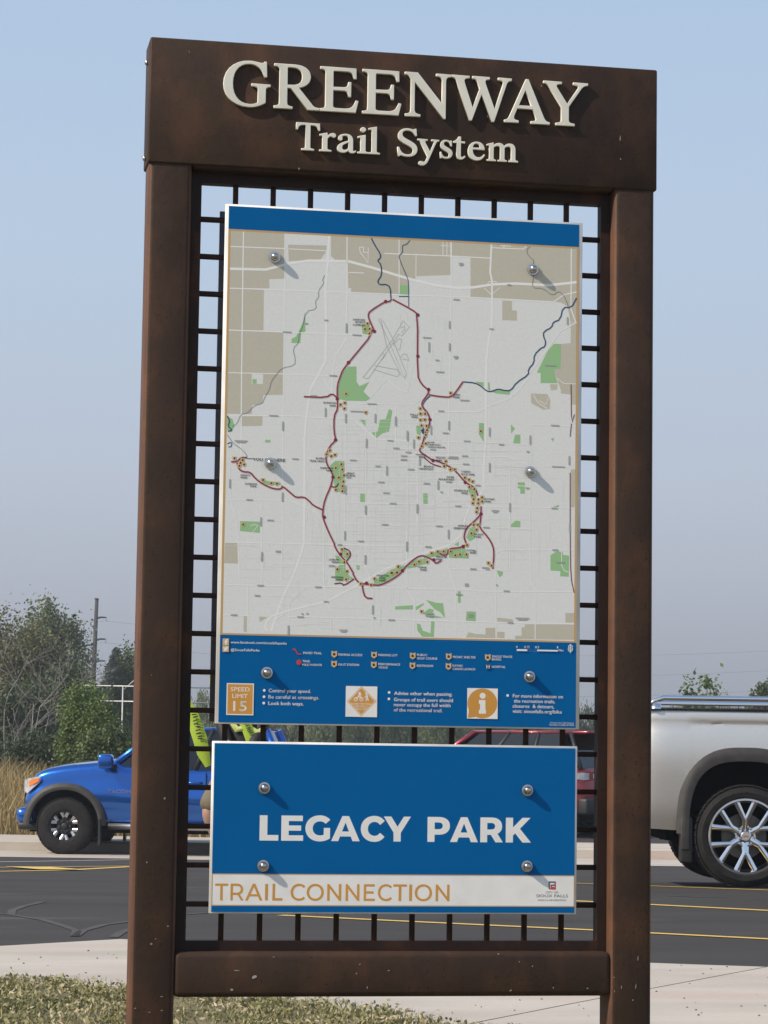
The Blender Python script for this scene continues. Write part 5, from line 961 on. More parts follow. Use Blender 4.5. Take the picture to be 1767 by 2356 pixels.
# red SUV ---------------------------------------------------------------------
pS = gp(1238, 1927)
sa = -YAW-math.radians(38)
sv = empty('suv', pS, sa, 'dark red SUV with black rear glass parked beyond the sign', 'suv')
R_s = .37; axS = [(-2.85, R_s+.02), (0, R_s+.02)]
car_body(sv, M['red_paint'], [(-3.80, 0), (-3.8, .5), (-3.7, .75), (-3.4, .88), (-2.5, .935), (.3, .935), (.62, .92), (.80, .86), (.90, .74), (.93, .5), (.93, 0)],
         [(-3.9, .86), (-3.6, 1.02), (-2.6, 1.10), (-2.2, 1.13), (1.0, 1.15)], [(-3.9, .36), (-2, .30), (.3, .32), (1, .44)], axS, .44, [(0, .06), (.15, .02), (.4, .0), (.7, .015), (.85, .03), (.95, .05), (1, .08)], .02, 2.0)
cabin(sv, M['red_paint'], -2.35, .84, -1.45, .52, .82, .64, 1.14, 1.77, (.06, .38, .68, .95), M['trim_black'])
well(sv, axS, .44, .93, 0, 2.0)
for s in (-1, 1):
    for cx in (-2.85, 0): wheel(sv, (cx, s*.80, R_s+.004), R_s, .24, .24, 'dark', s)
    for cx, cz in axS: flare(sv, cx, cz, .44, 2.0, .922, M['trim_black'], .05, .02, side=s)
    g = MB(); g.grid([[(x, s*y, z) for z in zz] for x, y, zz in ((.52, .925, (.98, 1.08)), (.72, .895, (.93, 1.10)), (.865, .795, (.92, 1.10)), (.932, .58, (.95, 1.09)), (.945, .40, (.97, 1.08)))]); tl = g.build('tail_light', M['lamp_red'], sv, smooth=True)
    g = MB(); g.grid([[(x+.008, s*(y+.008), z) for z in zz] for x, y, zz in ((.79, .85, (.97, 1.07)), (.875, .775, (.955, 1.075)), (.912, .66, (.965, 1.065)))]); g.build('reverse_lamp', M['lamp_clear'], tl, smooth=True)
    g = MB(); g.grid([[(x+.010, s*(y+.004), z) for z in zz] for x, y, zz in ((.928, .58, (.98, 1.06)), (.938, .46, (.985, 1.06)))]); g.build('reverse_lamp', M['lamp_clear'], tl, smooth=True)
me = rbox(.40, .86, -.62, .62, 1.715, 1.765, .018, 2); obj('roof_spoiler', me, M['red_paint'], sv)
me = rbox(.80, 1.00, -.84, .84, .38, .66, .05, 3); obj('rear_bumper', me, M['trim_black'], sv)
g = MB(); g.box(.935, .95, -.30, .30, .86, .90); g.build('tailgate_trim', M['chrome'], sv)
g = MB(); g.box(-3.4, .7, -.6, .6, .28, .47); g.build('underbody', M['well_black'], sv)
sv.location = pS+Vector((math.sin(-sa)*.80, math.cos(sa)*.80, 0)); sv.location.z = pS.z+.012
# ---------------------------------------------------------------- vegetation
leaf_mat('leaf_pale', (0.125, 0.155, 0.07), (0.23, 0.26, 0.125)); leaf_mat('leaf_mid', (0.07, 0.105, 0.035), (0.14, 0.175, 0.06)); leaf_mat('leaf_dark', (0.045, 0.07, 0.032), (0.09, 0.12, 0.05))
leaf_mat('leaf_olive', (0.1, 0.11, 0.045), (0.19, 0.18, 0.085)); leaf_mat('leaf_spruce', (0.04, 0.06, 0.05), (0.075, 0.095, 0.078)); leaf_mat('leaf_bright', (0.1, 0.15, 0.035), (0.18, 0.24, 0.07))
leaf_mat('straw', (0.23, 0.165, 0.07), (0.42, 0.32, 0.15), .6, .2); leaf_mat('turf', (.15, .155, .06), (.38, .34, .17), 5, .15)
leaf_mat('thatch', (.34, .29, .18), (.52, .45, .30), 6, .1)
mat('bark', (.07, .055, .045), (.13, .11, .09), 6, .9, bump=.4, stretch=(4, 4, .6)); mat('dead_wood', (.17, .155, .14), (.26, .24, .215), 8, .9)
mat('pole_wood', (.035, .03, .03), (.055, .048, .045), 3, .9, stretch=(6, 6, .4)); mat('galvanised', (.42, .43, .44), (.5, .5, .5), 6, .5, .5)
mat('insulator', (.35, .36, .37), rough=.3); mat('wire', (.12, .12, .12), rough=.5, metal=.6)
def leaves(C, n, sz, flat=.0, asp=.62):
    """n leaf faces at points C (k,3): random facing, curled out a little"""
    c = C[RNG.integers(0, len(C), n)] if len(C) != n else C
    a = RNG.normal(size=(n, 3)); a /= np.linalg.norm(a, axis=1)[:, None]; b = RNG.normal(size=(n, 3)); b -= a*(a*b).sum(1)[:, None]; b /= np.linalg.norm(b, axis=1)[:, None]
    s = sz*(RNG.uniform(.6, 1.35, n))[:, None]; u = a*s*.5; v = b*s*.5*asp
    return np.stack([c-u, c-u*.1+v, c+u, c-u*.1-v], 1)
def crown_pts(n_cl, r, seed, rough=.35, cl_r=.22, per=60, hollow=.55, base_flat=.55):
    """leaf centres: clumps pushed out to an uneven surface, unit-ish crown of radii r=(rx,ry,rz) about the origin"""
    g = np.random.default_rng(seed); d = g.normal(size=(n_cl, 3)); d /= np.linalg.norm(d, axis=1)[:, None]
    lobes = g.normal(size=(7, 3)); lobes /= np.linalg.norm(lobes, axis=1)[:, None]
    k = (np.clip(d@lobes.T, 0, 1)**4).max(1); rad = (hollow+(1-hollow)*g.random(n_cl)**.5)*(1-rough+rough*1.5*k)
    c = d*rad[:, None]; c[:, 2] = np.where(c[:, 2] < 0, c[:, 2]*base_flat*1.2, c[:, 2])
    sz = cl_r*g.uniform(.6, 1.5, n_cl)
    P = (c[:, None, :]+g.normal(size=(n_cl, per, 3))*sz[:, None, None]*np.array([.55, .55, .42]))
    return P.reshape(-1, 3)*np.array(r), c*np.array(r)
def tree(name, label, px, py_top, s, wid_px, lm, seed, base_h=None, n_cl=150, per=70, leaf=.13, group=None, shape=1.0, low=.18, cat='tree', z_off=0, trunk_r=None):
    t = at(px, py_top, s); b = Vector((t.x, t.y, gz(t.x, t.y)-.05+z_off)); H = t.z-b.z; W = wid_px/FPX*s/2
    root = empty(name, b, seed*1.7 % 6.28, label, cat, group)
    zc = H*(low+1)/2; rz = H*(1-low)/2*1.02
    P, cl_ = crown_pts(n_cl, (W, W*.9, rz), seed, per=per); P[:, 2] += zc; P = P[P[:, 2] > .03]
    obj('crown', quads_np(leaves(P, len(P), leaf)), M[lm], root)
    g = MB(); rt = trunk_r or max(.05, H*.022); rs_ = random.Random(seed); tp = [(0, 0, -.1)]
    for k in range(1, 6): tp.append((rs_.uniform(-.04, .04)*H*.5, rs_.uniform(-.04, .04)*H*.5, H*.15*k))
    g.tube(tp, [rt*(1.25-.2*k) for k in range(6)], 8); tr = g.build('trunk', M['bark'], root, smooth=True)
    for k in range(9):
        c = cl_[rs_.randrange(len(cl_))]; i = rs_.randrange(1, 5); a = Vector(tp[i]); e = Vector((c[0]*.85, c[1]*.85, c[2]*.85+zc)); m_ = a.lerp(e, .5)+Vector((0, 0, .06*H)); g = MB(); g.tube([a, m_, e], [rt*.45, rt*.28, rt*.1], 6); g.build('limb', M['bark'], tr, smooth=True)
    return root
# left-hand wood
tree('cottonwood_tree', 'tall pale cottonwood rising above the wood beside the utility pole', 104, 1404, 96, 215, 'leaf_pale', 21, n_cl=300, per=130, leaf=.125, low=.12)
tree('broadleaf_tree', 'olive tree at the edge of the wood behind bare grey branches', 35, 1452, 84, 240, 'leaf_olive', 5, n_cl=260, per=120, leaf=.12, low=.04)
tree('broadleaf_tree', 'dark green tree behind the bushes left of the utility pole', 158, 1545, 80, 190, 'leaf_dark', 9, n_cl=230, per=110, leaf=.115, low=0)
tree('broadleaf_tree', 'dark shaded tree filling the low wood behind the dead branches', 55, 1590, 74, 220, 'leaf_dark', 13, n_cl=200, per=70, leaf=.14, low=0)
tree('willow_bush', 'bright green bush standing behind the hood of the blue pickup', 205, 1588, 52, 165, 'leaf_bright', 31, n_cl=240, per=110, leaf=.065, low=0, cat='bush')
tree('willow_bush', 'low green bush behind the mirror of the blue pickup', 258, 1668, 50, 150, 'leaf_mid', 33, n_cl=150, per=80, leaf=.08, low=0, cat='bush')
tree('willow_bush', 'dark low bush between the dry grass and the wood', 95, 1690, 58, 160, 'leaf_dark', 35, n_cl=150, per=80, leaf=.085, low=0, cat='bush')
tree('broadleaf_tree', 'rounded green tree behind the white pipe fence', 300, 1508, 98, 100, 'leaf_mid', 41, n_cl=190, per=110, leaf=.13, low=.05)
tree('broadleaf_tree', 'distant grey-green tree beside the foot of the utility pole', 195, 1602, 130, 130, 'leaf_pale', 43, n_cl=110, per=60, leaf=.22, low=.0)
# spruce
t = at(268, 1492, 120); b = Vector((t.x, t.y, gz(t.x, t.y))); H = t.z-b.z
sp_ = empty('spruce_tree', b, 0, 'dark pointed spruce standing right of the utility pole', 'tree')
n = 12000; u = RNG.random(n)**.75; lay = np.floor(u*17)/17; a = RNG.random(n)*2*math.pi; rr = (u*.95+.05)*H*.36*(1+.35*np.sin(a*5+lay*40))*RNG.random(n)**.5; zz = H*(1-u)-rr*.28+RNG.normal(size=n)*.06
obj('crown', quads_np(leaves(np.stack([rr*np.cos(a), rr*np.sin(a), zz], 1), n, .26, asp=.35)), M['leaf_spruce'], sp_)
g = MB(); g.tube([(0, 0, -.1), (0, 0, H*.5), (0, 0, H*.98)], [.16, .09, .02], 8); g.build('trunk', M['bark'], sp_, smooth=True)
# bare dead tree in front of the wood
p = at(30, 1740, 66); b = Vector((p.x, p.y, gz(p.x, p.y)-.1)); dt = empty('dead_tree', b, 0, 'bare grey dead tree with forked branches in front of the wood', 'tree')
rs_ = random.Random(8); g = MB(); tw = []
def grow(p, d, ln, r, lev):
    q = [p]; dd = d.copy()
    for k in range(4):
        dd = (dd+Vector((rs_.gauss(0, .16), rs_.gauss(0, .12), rs_.gauss(.03, .10)))).normalized(); q.append(q[-1]+dd*ln/4)
    tw.append((q, r, lev))
    if lev < 3:
        for k in range(4 if lev < 2 else 3):
            i = rs_.randrange(1, 5); a = rs_.uniform(.4, .95)*rs_.choice((-1, 1)); ax = Vector((rs_.gauss(0, .3), 1, rs_.gauss(0, .3))).normalized(); nd = Matrix.Rotation(a, 3, ax)@dd; nd.z = abs(nd.z)*.8+.12; grow(q[i], nd.normalized(), ln*rs_.uniform(.5, .72), r*.52, lev+1)
for dx, ln in ((-.25, 2.4), (.12, 2.9), (.45, 2.5)): grow(Vector((dx*.4, 0, 0)), Vector((dx*.7, rs_.uniform(-.2, .2), 1)).normalized(), ln, .032, 0)
tr_ = None
for q, r, lev in tw:
    g = MB(); g.tube(q, [r*(1-.17*k) for k in range(5)], 6)
    if lev == 0: tr_ = g.build('trunk', M['dead_wood'], dt, smooth=True)
    else: g.build('branch', M['dead_wood'], tr_ if tr_ else dt, smooth=True)
# tree line across the back, one tree each
rs_ = random.Random(77); lms = ['leaf_mid', 'leaf_olive', 'leaf_dark', 'leaf_pale']
base_tl = []
for k in range(4):
    P, cl_ = crown_pts(170, (1, .9, .55), 100+k, per=60, hollow=.4); P[:, 2] += .46; P = P[P[:, 2] > 0]
    me = quads_np(leaves(P, len(P), .055)); base_tl.append(me)
g = MB(); g.tube([(0, 0, -.05), (.01, 0, .3), (0, .01, .7)], [.035, .025, .01], 6); tlt = g.mesh(True); tlt.materials.append(M['bark'])
k = 0; px = -900
while px < 2900:
    s = rs_.uniform(118, 150); top = {True: 1625, False: 1600}[px < 420]+rs_.uniform(-16, 22)
    if 1390 < px < 1800: top = rs_.uniform(1590, 1608)
    if 640 < px < 1390: top = rs_.uniform(1572, 1606)
    t = at(px, top, s); H = t.z-gz(t.x, t.y); W = rs_.uniform(85, 120)/FPX*s/2
    lm = lms[k % 4]
    o = empty('hedge_tree', (t.x, t.y, gz(t.x, t.y)-.05), rs_.uniform(0, 6), None, 'tree', 'trees of the far tree line'); o['label'] = {'leaf_mid': 'mid green tree in the low far tree line behind the car park', 'leaf_olive': 'olive tree in the low far tree line behind the car park', 'leaf_dark': 'dark green tree in the low far tree line behind the car park', 'leaf_pale': 'pale green tree in the low far tree line behind the car park'}[lm]
    me = base_tl[k % 4].copy(); c = obj('crown', me, M[lm], o); c.scale = (W*1.15, W*1.15, H*.98)
    q = bpy.data.objects.new('trunk', tlt); COL.objects.link(q); q.parent = o; q.scale = (H*.8, H*.8, H)
    px += rs_.uniform(48, 78); k += 1
tree('young_tree', 'young leafy tree showing above the bed rail of the silver pickup', 1605, 1536, 78, 100, 'leaf_bright', 61, n_cl=26, per=46, leaf=.14, low=.35)
tree('young_tree', 'small green tree seen over the bed of the silver pickup', 1762, 1556, 100, 80, 'leaf_mid', 63, n_cl=60, per=60, leaf=.16, low=.2)
# dry grass on the bank, and turf round the sign
def blades(n, s0, s1, t0, t1, h, wd, lean, name, lm, label, cat, ok=None, dz=-.03):
    S = RNG.uniform(s0, s1, n); T = RNG.uniform(t0, t1, n)
    if ok is not None: k = ok(S, T); S, T = S[k], T[k]
    n = len(S); z = np.array([gz_st(a, b) for a, b in zip(S, T)])+dz; X = CAM.x+FH.x*S+RH.x*T; Y = CAM.y+FH.y*S+RH.y*T
    B = np.stack([X, Y, z], 1); a = RNG.random(n)*6.283; d = np.stack([np.cos(a), np.sin(a), np.zeros(n)], 1)*(wd*RNG.uniform(.6, 1.4, n))[:, None]/2
    hh = h*RNG.uniform(.45, 1.2, n); ln = RNG.normal(size=(n, 2))*lean*hh[:, None]; tip = B+np.stack([ln[:, 0], ln[:, 1], hh], 1); mid = B*.5+tip*.5-np.stack([ln[:, 0]*.2, ln[:, 1]*.2, -hh*.08], 1)
    V = np.stack([B-d, B+d, mid+d*.7, mid-d*.7], 1); V2 = np.stack([mid-d*.7, mid+d*.7, tip+d*.12, tip-d*.12], 1)
    return tag(obj(name, quads_np(np.concatenate([V, V2])), M[lm]), label, cat, kind='stuff')
blades(52000, 39.0, 60, -16, 16, .75, .022, .30, 'dry_grass', 'straw', 'tall straw coloured grass on the bank behind the kerb', 'grass', lambda S, T: (T < -.7) | (S > 46.8))
# turf boundary in ground coordinates
tb = [gp(*q) for q in ((-400, 2262), (0, 2272), (110, 2274), (300, 2290), (460, 2296), (600, 2303), (700, 2322), (800, 2338), (900, 2352), (1000, 2372), (1300, 2420))]
tbs = [st(q.x, q.y) for q in tb]; tb_t = [b for a, b in tbs]; tb_s = [a for a, b in tbs]
def turf_lim(T): return np.interp(T, [-8]+tb_t+[3.5], [tb_s[0]+.4]+tb_s+[tb_s[-1]-1.5])
tg = MB(); rows = []
for T in np.arange(-8, 4.01, .12):
    lim = float(turf_lim(T))+.03*math.sin(T*9)+.02*math.sin(T*23+1); rows.append([sp(lim*(1-k/30)+(-3)*(k/30), T, (.028 if k else -.01)+.012*math.sin(k*5+T*13)) for k in range(31)])
tg.grid(rows); tag(tg.build('lawn', M['soil'], smooth=True, fixn=True), kind='structure')
okf = lambda S, T: S < turf_lim(T)+RNG.normal(size=len(S))*.03
blades(95000, 4.6, 10.6, -4.6, 3.2, .05, .006, .45, 'turf_grass', 'turf', 'short patchy grass at the foot of the sign', 'grass', okf, .01)
# matted clumps of clover and dead leaves through the turf
n = 4600; S = RNG.uniform(4.6, 10.4, n); T = RNG.uniform(-4.6, 3.2, n); k = S < turf_lim(T)-.02; S, T = S[k], T[k]
C = np.array([sp(a, b, .04) for a, b in zip(S, T)]); C = (C[:, None, :]+RNG.normal(size=(len(C), 34, 3))*np.array([.032, .032, .014])).reshape(-1, 3)
tag(obj('clover', quads_np(leaves(C, len(C), .017, asp=.7)), M['turf']), 'matted low clover through the grass by the posts', 'ground cover', kind='stuff')
n = 2600; S = RNG.uniform(4.6, 10.3, n); T = RNG.uniform(-4.6, 3.2, n); k = S < turf_lim(T)-.05; S, T = S[k], T[k]
C = np.array([sp(a, b, .05) for a, b in zip(S, T)]); C = (C[:, None, :]+RNG.normal(size=(len(C), 10, 3))*np.array([.03, .03, .008])).reshape(-1, 3)
tag(obj('thatch', quads_np(leaves(C, len(C), .024, asp=.35)), M['thatch']), 'dry brown thatch lying through the grass', 'ground cover', kind='stuff')
# clods at the turf edge, grit on the slabs
def clod(px, py, r, seed):
    q = gp(px, py); rg = random.Random(seed); bm = bmesh.new(); bmesh.ops.create_icosphere(bm, subdivisions=2, radius=r)
    for v in bm.verts: v.co *= 1+rg.uniform(-.22, .22); v.co.z *= .7
    me = bpy.data.meshes.new('m'); bm.to_mesh(me); bm.free()
    return tag(obj('clod', me, M['stone'], None, q+Vector((0, 0, r*.45+.012))), 'dark clod of soil at the edge of the turf', 'stone', 'clods along the turf edge')
for i, (x, y, r) in enumerate(((488, 2302, .020), (578, 2312, .014), (610, 2312, .015), (700, 2328, .013), (812, 2322, .010), (125, 2276, .022), (150, 2280, .018), (735, 2332, .012))): clod(x, y, r, i)
g = MB(); rs_ = random.Random(4)
for i in range(150):
    q = gp(rs_.uniform(-60, 1800), rs_.uniform(2185, 2350)); s_, t_ = st(q.x, q.y)
    if s_ > lot_near(t_)-.1 or s_ < float(turf_lim(t_))+.05: continue
    r = rs_.uniform(.0025, .007); z = gz(q.x, q.y)+.011; a = rs_.random()*6
    g.add([(q.x+r*1.4*math.cos(a), q.y+r*1.4*math.sin(a), z), (q.x+r*math.cos(a+2.1), q.y+r*math.sin(a+2.1), z), (q.x+r*math.cos(a+4.2), q.y+r*math.sin(a+4.2), z), (q.x, q.y, z+r*.9)], [(0, 1, 3), (1, 2, 3), (2, 0, 3)])
tag(g.build('grit', M['stone']), 'scattered dark grit lying on the concrete slabs', 'grit', kind='stuff')
# ---------------------------------------------------------------- utility pole, pipe fence, bird
t = at(219, 1380, 185); b = Vector((t.x, t.y, gz(t.x, t.y))); H = t.z-b.z; k = 185/FPX
up = empty('utility_pole', b, -YAW, 'tall dark steel utility pole with three short arms rising behind the wood', 'utility pole')
g = MB(); g.tube([(-.1, 0, -.5), (0, 0, H*.5), (.12, 0, H)], [.24, .19, .13], 10); g.build('pole', M['pole_wood'], up, smooth=True)
g = MB(); g.tube([(.1, 0, H), (.12, 0, H+.12)], .16, 8); g.build('pole_cap', M['pole_wood'], up)
for py in (1421, 1471, 1521):
    z = t.z-b.z-(py-1380)*k; g = MB(); g.tube([(.05, 0, z-.08), (.45, 0, z+.03), (.86, 0, z+.02)], [.09, .07, .05], 6); ar = g.build('arm', M['pole_wood'], up, smooth=True)
    g = MB(); g.lathe([(0, 0), (.045, .0), (.05, -.06), (.03, -.1), (.05, -.14), (.05, -.2), (.03, -.24), (0, -.24)], 8, 'z', (.84, 0, z)); g.build('insulator', M['insulator'], ar, smooth=True)
    W3 = []
    for q in range(25):
        u = q/24; W3.append((.84+u*60, u*22, z-.24-1.6*math.sin(math.pi*u)))
    g = MB(); g.tube(W3, .006, 5, cap=False); g.build('wire', M['wire'], up)
    W3 = [(.84-(q/24)*60, -(q/24)*22, z-.24-1.6*math.sin(math.pi*q/24)) for q in range(25)]; g = MB(); g.tube(W3, .006, 5, cap=False); g.build('wire', M['wire'], up)
fa = at(190, 1577, 60); fb = at(560, 1585, 60); pf = empty('pipe_backstop', Vector((fa.x, fa.y, gz(fa.x, fa.y))), -YAW, 'pale metal pipe frame standing in front of the trees behind the sign post', 'pipe frame')
z1 = fa.z-pf.location.z; z2 = at(190, 1612, 60).z-pf.location.z; Ln = 3.8
for z in (z1, z2):
    g = MB(); g.tube([(0 if z == z1 else .35, 0, z), (Ln, 0, z-.02)], .017, 8); g.build('rail', M['galvanised'], pf, smooth=True)
for x in (.96, 2.1, 3.3):
    g = MB(); g.tube([(x, 0, -.2), (x, 0, z1)], .018, 8); g.build('post', M['galvanised'], pf, smooth=True)
g = MB(); g.tube([(.96, 0, z1-.1), (1.25, 0, z1+.16), (1.6, 0, z1+.24)], .012, 6); g.build('brace', M['galvanised'], pf, smooth=True)
mat('bird_black', (.015, .015, .017), rough=.7)
p = at(170, 1418, 60); bd = empty('bird', p, .6, 'tiny black bird in flight above the cottonwood', 'bird'); bd.scale = (.55, .55, .55)
g = MB(); g.tube([(-.13, 0, 0), (-.07, 0, .012), (0, 0, .015), (.07, 0, .02), (.11, 0, .03), (.14, 0, .028)], [.008, .026, .034, .026, .02, .004], 8); g.build('body', M['bird_black'], bd, smooth=True)
for s in (-1, 1):
    g = MB(); g.add([(.05, 0, .03), (-.05, 0, .025), (-.03, s*.11, .09), (.04, s*.11, .095), (-.03, s*.2, .05), (.0, s*.2, .055)], [(0, 1, 2, 3), (3, 2, 4, 5)]); g.build('wing', M['bird_black'], bd)
# ---------------------------------------------------------------- person behind the sign
mat('skin', (.42, .26, .19), (.36, .21, .15), 30, .5); mat('jersey_black', (.015, .015, .017), rough=.7); mat('lime', (.42, .58, .05), (.36, .52, .04), 12, .6)
mat('lime_pale', (.62, .66, .22), (.55, .6, .18), 10, .6); mat('khaki', (.20, .165, .105), (.13, .11, .07), 9, .85, bump=.3); mat('shoe', (.05, .05, .05), rough=.6); mat('ink', (.02, .03, .02), rough=.6)
def skinned(name, verts, edges, root, m, par, sub=2):
    """verts: (x,y,z,rx,ry)"""
    me = bpy.data.meshes.new('m'); me.from_pydata([v[:3] for v in verts], edges, []); o = bpy.data.objects.new('t', me); COL.objects.link(o)
    sk = o.modifiers.new('s', 'SKIN'); sk.use_smooth_shade = True; sd_ = o.modifiers.new('d', 'SUBSURF'); sd_.levels = sub; sd_.render_levels = sub
    ly = me.skin_vertices[0] if me.skin_vertices else None
    for i, v in enumerate(verts): ly.data[i].radius = (v[3], v[4]); ly.data[i].use_root = (i == root)
    dg = bpy.context.evaluated_depsgraph_get(); me2 = bpy.data.meshes.new_from_object(o.evaluated_get(dg)); bpy.data.objects.remove(o)
    return obj(name, me2, m, par)
pp = at(520, 2034, 20.0); pb = Vector((pp.x, pp.y, gz(pp.x, pp.y)))
per = empty('person', pb, -YAW, 'person in black and lime jersey, lime helmet and khaki shorts standing behind the sign', 'person')
V = [(.12, 0, .98, .13, .10), (.10, 0, 1.2, .12, .09), (.09, 0, 1.42, .14, .10), (.03, 0, 1.57, .055, .055), (-.01, -.01, 1.66, .065, .075), (-.03, -.02, 1.74, .078, .095), (-.04, -.01, 1.83, .068, .085),
     (-.09, 0, 1.53, .06, .055), (-.06, -.06, 1.26, .042, .042), (.02, -.24, 1.04, .028, .03), (.06, -.29, 1.01, .022, .04),
     (.26, 0, 1.48, .06, .055), (.27, -.06, 1.24, .042, .042), (.18, -.24, 1.03, .028, .03), (.14, -.29, 1.00, .022, .04),
     (.03, 0, .92, .095, .095), (-.15, -.08, .54, .062, .065), (-.045, .0, .30, .055, .06), (-.02, .02, .10, .036, .04), (-.035, -.13, .035, .04, .03),
     (.21, 0, .92, .095, .095), (.24, -.03, .52, .062, .065), (.245, .02, .30, .055, .06), (.25, .02, .10, .036, .04), (.265, -.13, .035, .04, .03)]
E_ = [(0, 1), (1, 2), (2, 3), (3, 4), (4, 5), (5, 6), (2, 7), (7, 8), (8, 9), (9, 10), (2, 11), (11, 12), (12, 13), (13, 14), (0, 15), (15, 16), (16, 17), (17, 18), (18, 19), (0, 20), (20, 21), (21, 22), (22, 23), (23, 24)]
for base, sg in ((10, 1), (14, -1)):                                  # four fingers and a thumb on each hand
    x, y, z = V[base][:3]
    for k, (dz, ln) in enumerate(((.03, .055), (.01, .065), (-.01, .06), (-.03, .048))):
        i = len(V); V += [(x+sg*.03, y-.012, z+dz, .009, .009), (x+sg*(.03+ln*.5), y-.02, z+dz, .0085, .0085), (x+sg*(.03+ln*.9), y+.005, z+dz-.005, .008, .008)]; E_ += [(base, i), (i, i+1), (i+1, i+2)]
    i = len(V); V += [(x-sg*.005, y-.01, z+.045, .010, .010), (x+sg*.02, y-.025, z+.065, .009, .009)]; E_ += [(base, i), (i, i+1)]
skinned('body', V, E_, 0, M['skin'], per)
jy = skinned('jersey', [(.12, 0, .93, .165, .135), (.10, -.005, 1.2, .165, .13), (.09, -.005, 1.40, .185, .14), (.035, 0, 1.55, .085, .08), (-.09, 0, 1.54, .088, .08), (-.06, -.06, 1.26, .058, .058), (.26, 0, 1.48, .085, .075), (.27, -.06, 1.24, .058, .058), (.01, -.21, 1.06, .042, .042), (.19, -.21, 1.05, .042, .042)], [(0, 1), (1, 2), (2, 3), (2, 4), (4, 5), (2, 6), (6, 7), (5, 8), (7, 9)], 1, M['jersey_black'], per)
skinned('shorts', [(.12, 0, 1.0, .14, .11), (.03, 0, .90, .11, .11), (-.165, -.07, .53, .10, .10), (.21, 0, .90, .11, .11), (.24, -.03, .57, .098, .10)], [(0, 1), (1, 2), (0, 3), (3, 4)], 0, M['khaki'], per)
for fx, fy in ((-.028, -.05), (.258, -.05)):
    g = MB(); g.tube([(fx, .075, .045), (fx, .06, .05), (fx, 0, .055), (fx+.004, -.08, .045), (fx+.006, -.14, .038), (fx+.006, -.185, .03)], [.012, .042, .050, .046, .040, .016], 12); g.build('shoe', M['shoe'], per, smooth=True)
g = MB(); rows = []
for i in range(9):                                                    # helmet shell
    th = math.pi/2*i/8; rows.append([(-.04+.112*math.cos(th)*math.cos(a), -.01+.138*math.cos(th)*math.sin(a), 1.775+.105*math.sin(th)+.012*math.cos(a*6)*math.cos(th)) for a in [2*math.pi*k/28 for k in range(29)]])
rows.insert(0, [(x*.94-.0024, y*.94, z-.022) for x, y, z in rows[0]])
g.grid(rows); he = g.build('helmet', M['lime'], per, smooth=True)
g = MB(); g.tube([(-.115, -.03, 1.77), (-.09, -.05, 1.66), (-.03, -.07, 1.635), (.03, -.05, 1.66), (.05, -.03, 1.77)], .007, 6); g.build('chin_strap', M['jersey_black'], he, smooth=True)
g = MB(); g.tube([(-.03, -.105, 1.735), (-.03, -.128, 1.705), (-.03, -.118, 1.692)], [.008, .013, .010], 8); g.build('nose', M['skin'], per, smooth=True)
for sx_ in (-1, 1):
    g = MB(); g.lathe([(0, 0), (.011, .0), (.012, .004), (.0, .008)], 10, 'y', (-.03+sx_*.032, -.112, 1.742)); g.build('eye', M['ink'], per)
    g = MB(); g.tube([(-.03+sx_*.078, .0, 1.70), (-.03+sx_*.09, .005, 1.725), (-.03+sx_*.08, .0, 1.76)], [.012, .016, .012], 8); g.build('ear', M['skin'], per, smooth=True)
g = MB(); g.tube([(-.055, -.098, 1.675), (-.03, -.104, 1.673), (-.005, -.098, 1.675)], .006, 6); g.build('mouth', mat('lip', (.30, .13, .11), rough=.5), per, smooth=True)
def strip(name, m, pts, wid, par, th=.006, lift=0):
    """a band of cloth: centre points (x,y,z) with widths across x/z, real thickness"""
    F1, B1 = [], []; n = len(pts)
    for i, p in enumerate(pts):
        p = Vector(p); d = (Vector(pts[min(i+1, n-1)])-Vector(pts[max(i-1, 0)])).normalized(); nn = Vector((d.z, 0, -d.x)).normalized(); w_ = wid[i]/2
        F1.append([p-nn*w_, p-nn*w_*.4+Vector((0, -.008, 0)), p+nn*w_*.4+Vector((0, -.010, 0)), p+nn*w_]); B1.append([q+Vector((0, th, 0)) for q in F1[-1]])
    g = MB(); g.grid(F1); g.grid([r[::-1] for r in B1]); g.grid([[a[0], b[0]] for a, b in zip(F1, B1)]); g.grid([[a[-1], b[-1]] for a, b in zip(F1, B1)][::-1]); g.add(F1[0]+B1[0][::-1], [tuple(range(8))]); g.add(F1[-1]+B1[-1][::-1], [tuple(range(8))])
    return g.build(name, m, par, smooth=.8, fixn=True)
L_ = lambda px, py, y=0: ((px-520)/290, y, (2034-py)/290)
sash = strip('sash', M['lime'], [L_(524, 1612, -.135), L_(545, 1650, -.165), L_(562, 1680, -.17), L_(574, 1706, -.168), L_(590, 1750, -.15)], [.07, .075, .085, .10, .10], per)
def scrawl(name, par, p0, p1, hgt, y):                                 # dark print too small to read: broken strokes
    rg = random.Random(int(hgt*9000)); g = MB(); d = Vector((p1[0]-p0[0], p1[1]-p0[1])); L__ = d.length; d.normalize(); nn = Vector((-d.y, d.x)); u = 0
    while u < L__:
        c = Vector(p0)+d*u+nn*rg.uniform(-.15, .15)*hgt; w_ = rg.uniform(.18, .3)*hgt; s_ = rg.uniform(-.3, .3); a = c-nn*hgt*.5+d*s_*hgt*.4; b = c+nn*hgt*.5-d*s_*hgt*.4; e = d*w_*.5
        g.prism([tuple(a-e), tuple(a+e), tuple(b+e), tuple(b-e)], y, y+.002); u += rg.uniform(.35, .75)*hgt
    tag(g.build(name, M['ink'], par, fixn=True), kind='stuff')
def xz(v): return (v[0], v[2])
scrawl('sash_print', per, xz(L_(553, 1658)), xz(L_(576, 1703)), .030, -.186)
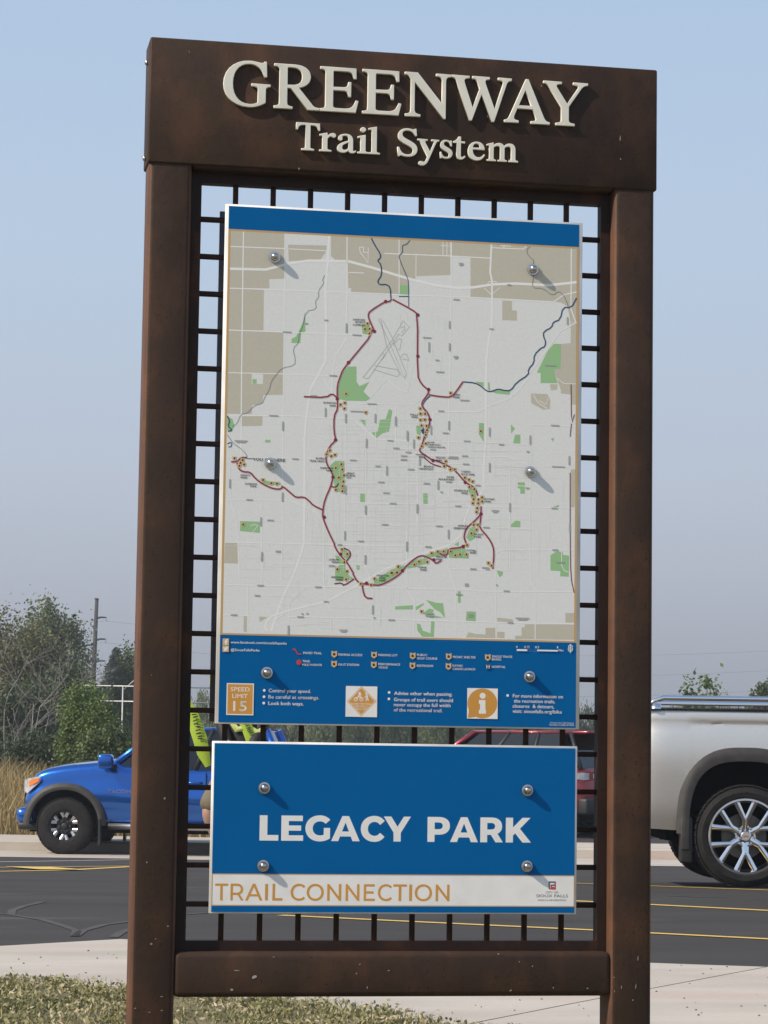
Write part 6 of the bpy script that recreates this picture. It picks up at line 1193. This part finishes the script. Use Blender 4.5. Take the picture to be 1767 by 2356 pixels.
strip('chest_panel', M['lime_pale'], [L_(528, 1672, -.155), L_(540, 1688, -.165), L_(552, 1686, -.165), L_(560, 1680, -.163)], [.035, .05, .045, .03], per); strip('chest_panel', M['lime_pale'], [L_(574, 1684, -.162), L_(586, 1694, -.162), L_(598, 1688, -.155), L_(604, 1680, -.145)], [.03, .045, .04, .03], per)
strip('shoulder_panel', M['lime'], [L_(481, 1587, -.07), L_(483, 1574, -.078), L_(489, 1562, -.07), L_(500, 1556, -.05)], [.05, .06, .06, .04], per)
# lime flag with lettering on a thin stand
fp_ = at(418, 2034, 20.2); fl = empty('safety_flag', Vector((fp_.x, fp_.y, gz(fp_.x, fp_.y))), -YAW, 'lime ribbon flag with dark print hanging beside the person behind the sign', 'flag')
fb_ = fl.location; Q = lambda px, py, y=0: ((px-418)/287, y, (2034-py)/287)
g = MB(); g.tube([(0, 0, -.05), (0, 0, 1.55)], .010, 8); g.build('pole', M['trim_black'], fl, smooth=True)
strip('ribbon', M['lime'], [Q(419, 1622, -.01), Q(430, 1645, -.02), Q(441, 1676, -.03), Q(453, 1710, -.035), Q(462, 1745, -.03), Q(473, 1774, -.02)], [.05, .085, .11, .115, .10, .045], fl)
scrawl('ribbon_print', fl, xz(Q(440, 1656)), xz(Q(455, 1712)), .038, -.056)
# ---------------------------------------------------------------- haze
if HAZE > 0:
    c0 = CAM+FH*600; g = MB(); g.box(-1400, 1400, -700, 900, -4, 17); hzo = g.build('haze', None, None, loc=(c0.x, c0.y, 0), rot=(0, 0, -YAW))
    m = bpy.data.materials.new('haze'); m.use_nodes = True; t = m.node_tree; t.nodes.clear(); pv = t.nodes.new('ShaderNodeVolumePrincipled'); pv.inputs['Density'].default_value = HAZE; pv.inputs['Color'].default_value = (.82, .86, .92, 1); pv.inputs['Anisotropy'].default_value = .35
    o_ = t.nodes.new('ShaderNodeOutputMaterial'); t.links.new(pv.outputs[0], o_.inputs['Volume']); hzo.data.materials.append(m); tag(hzo, 'thin pale smoke haze lying over the whole park', 'haze', kind='stuff')
    SC.cycles.volume_bounces = 0; SC.cycles.volume_step_rate = 10; SC.cycles.volume_max_steps = 32
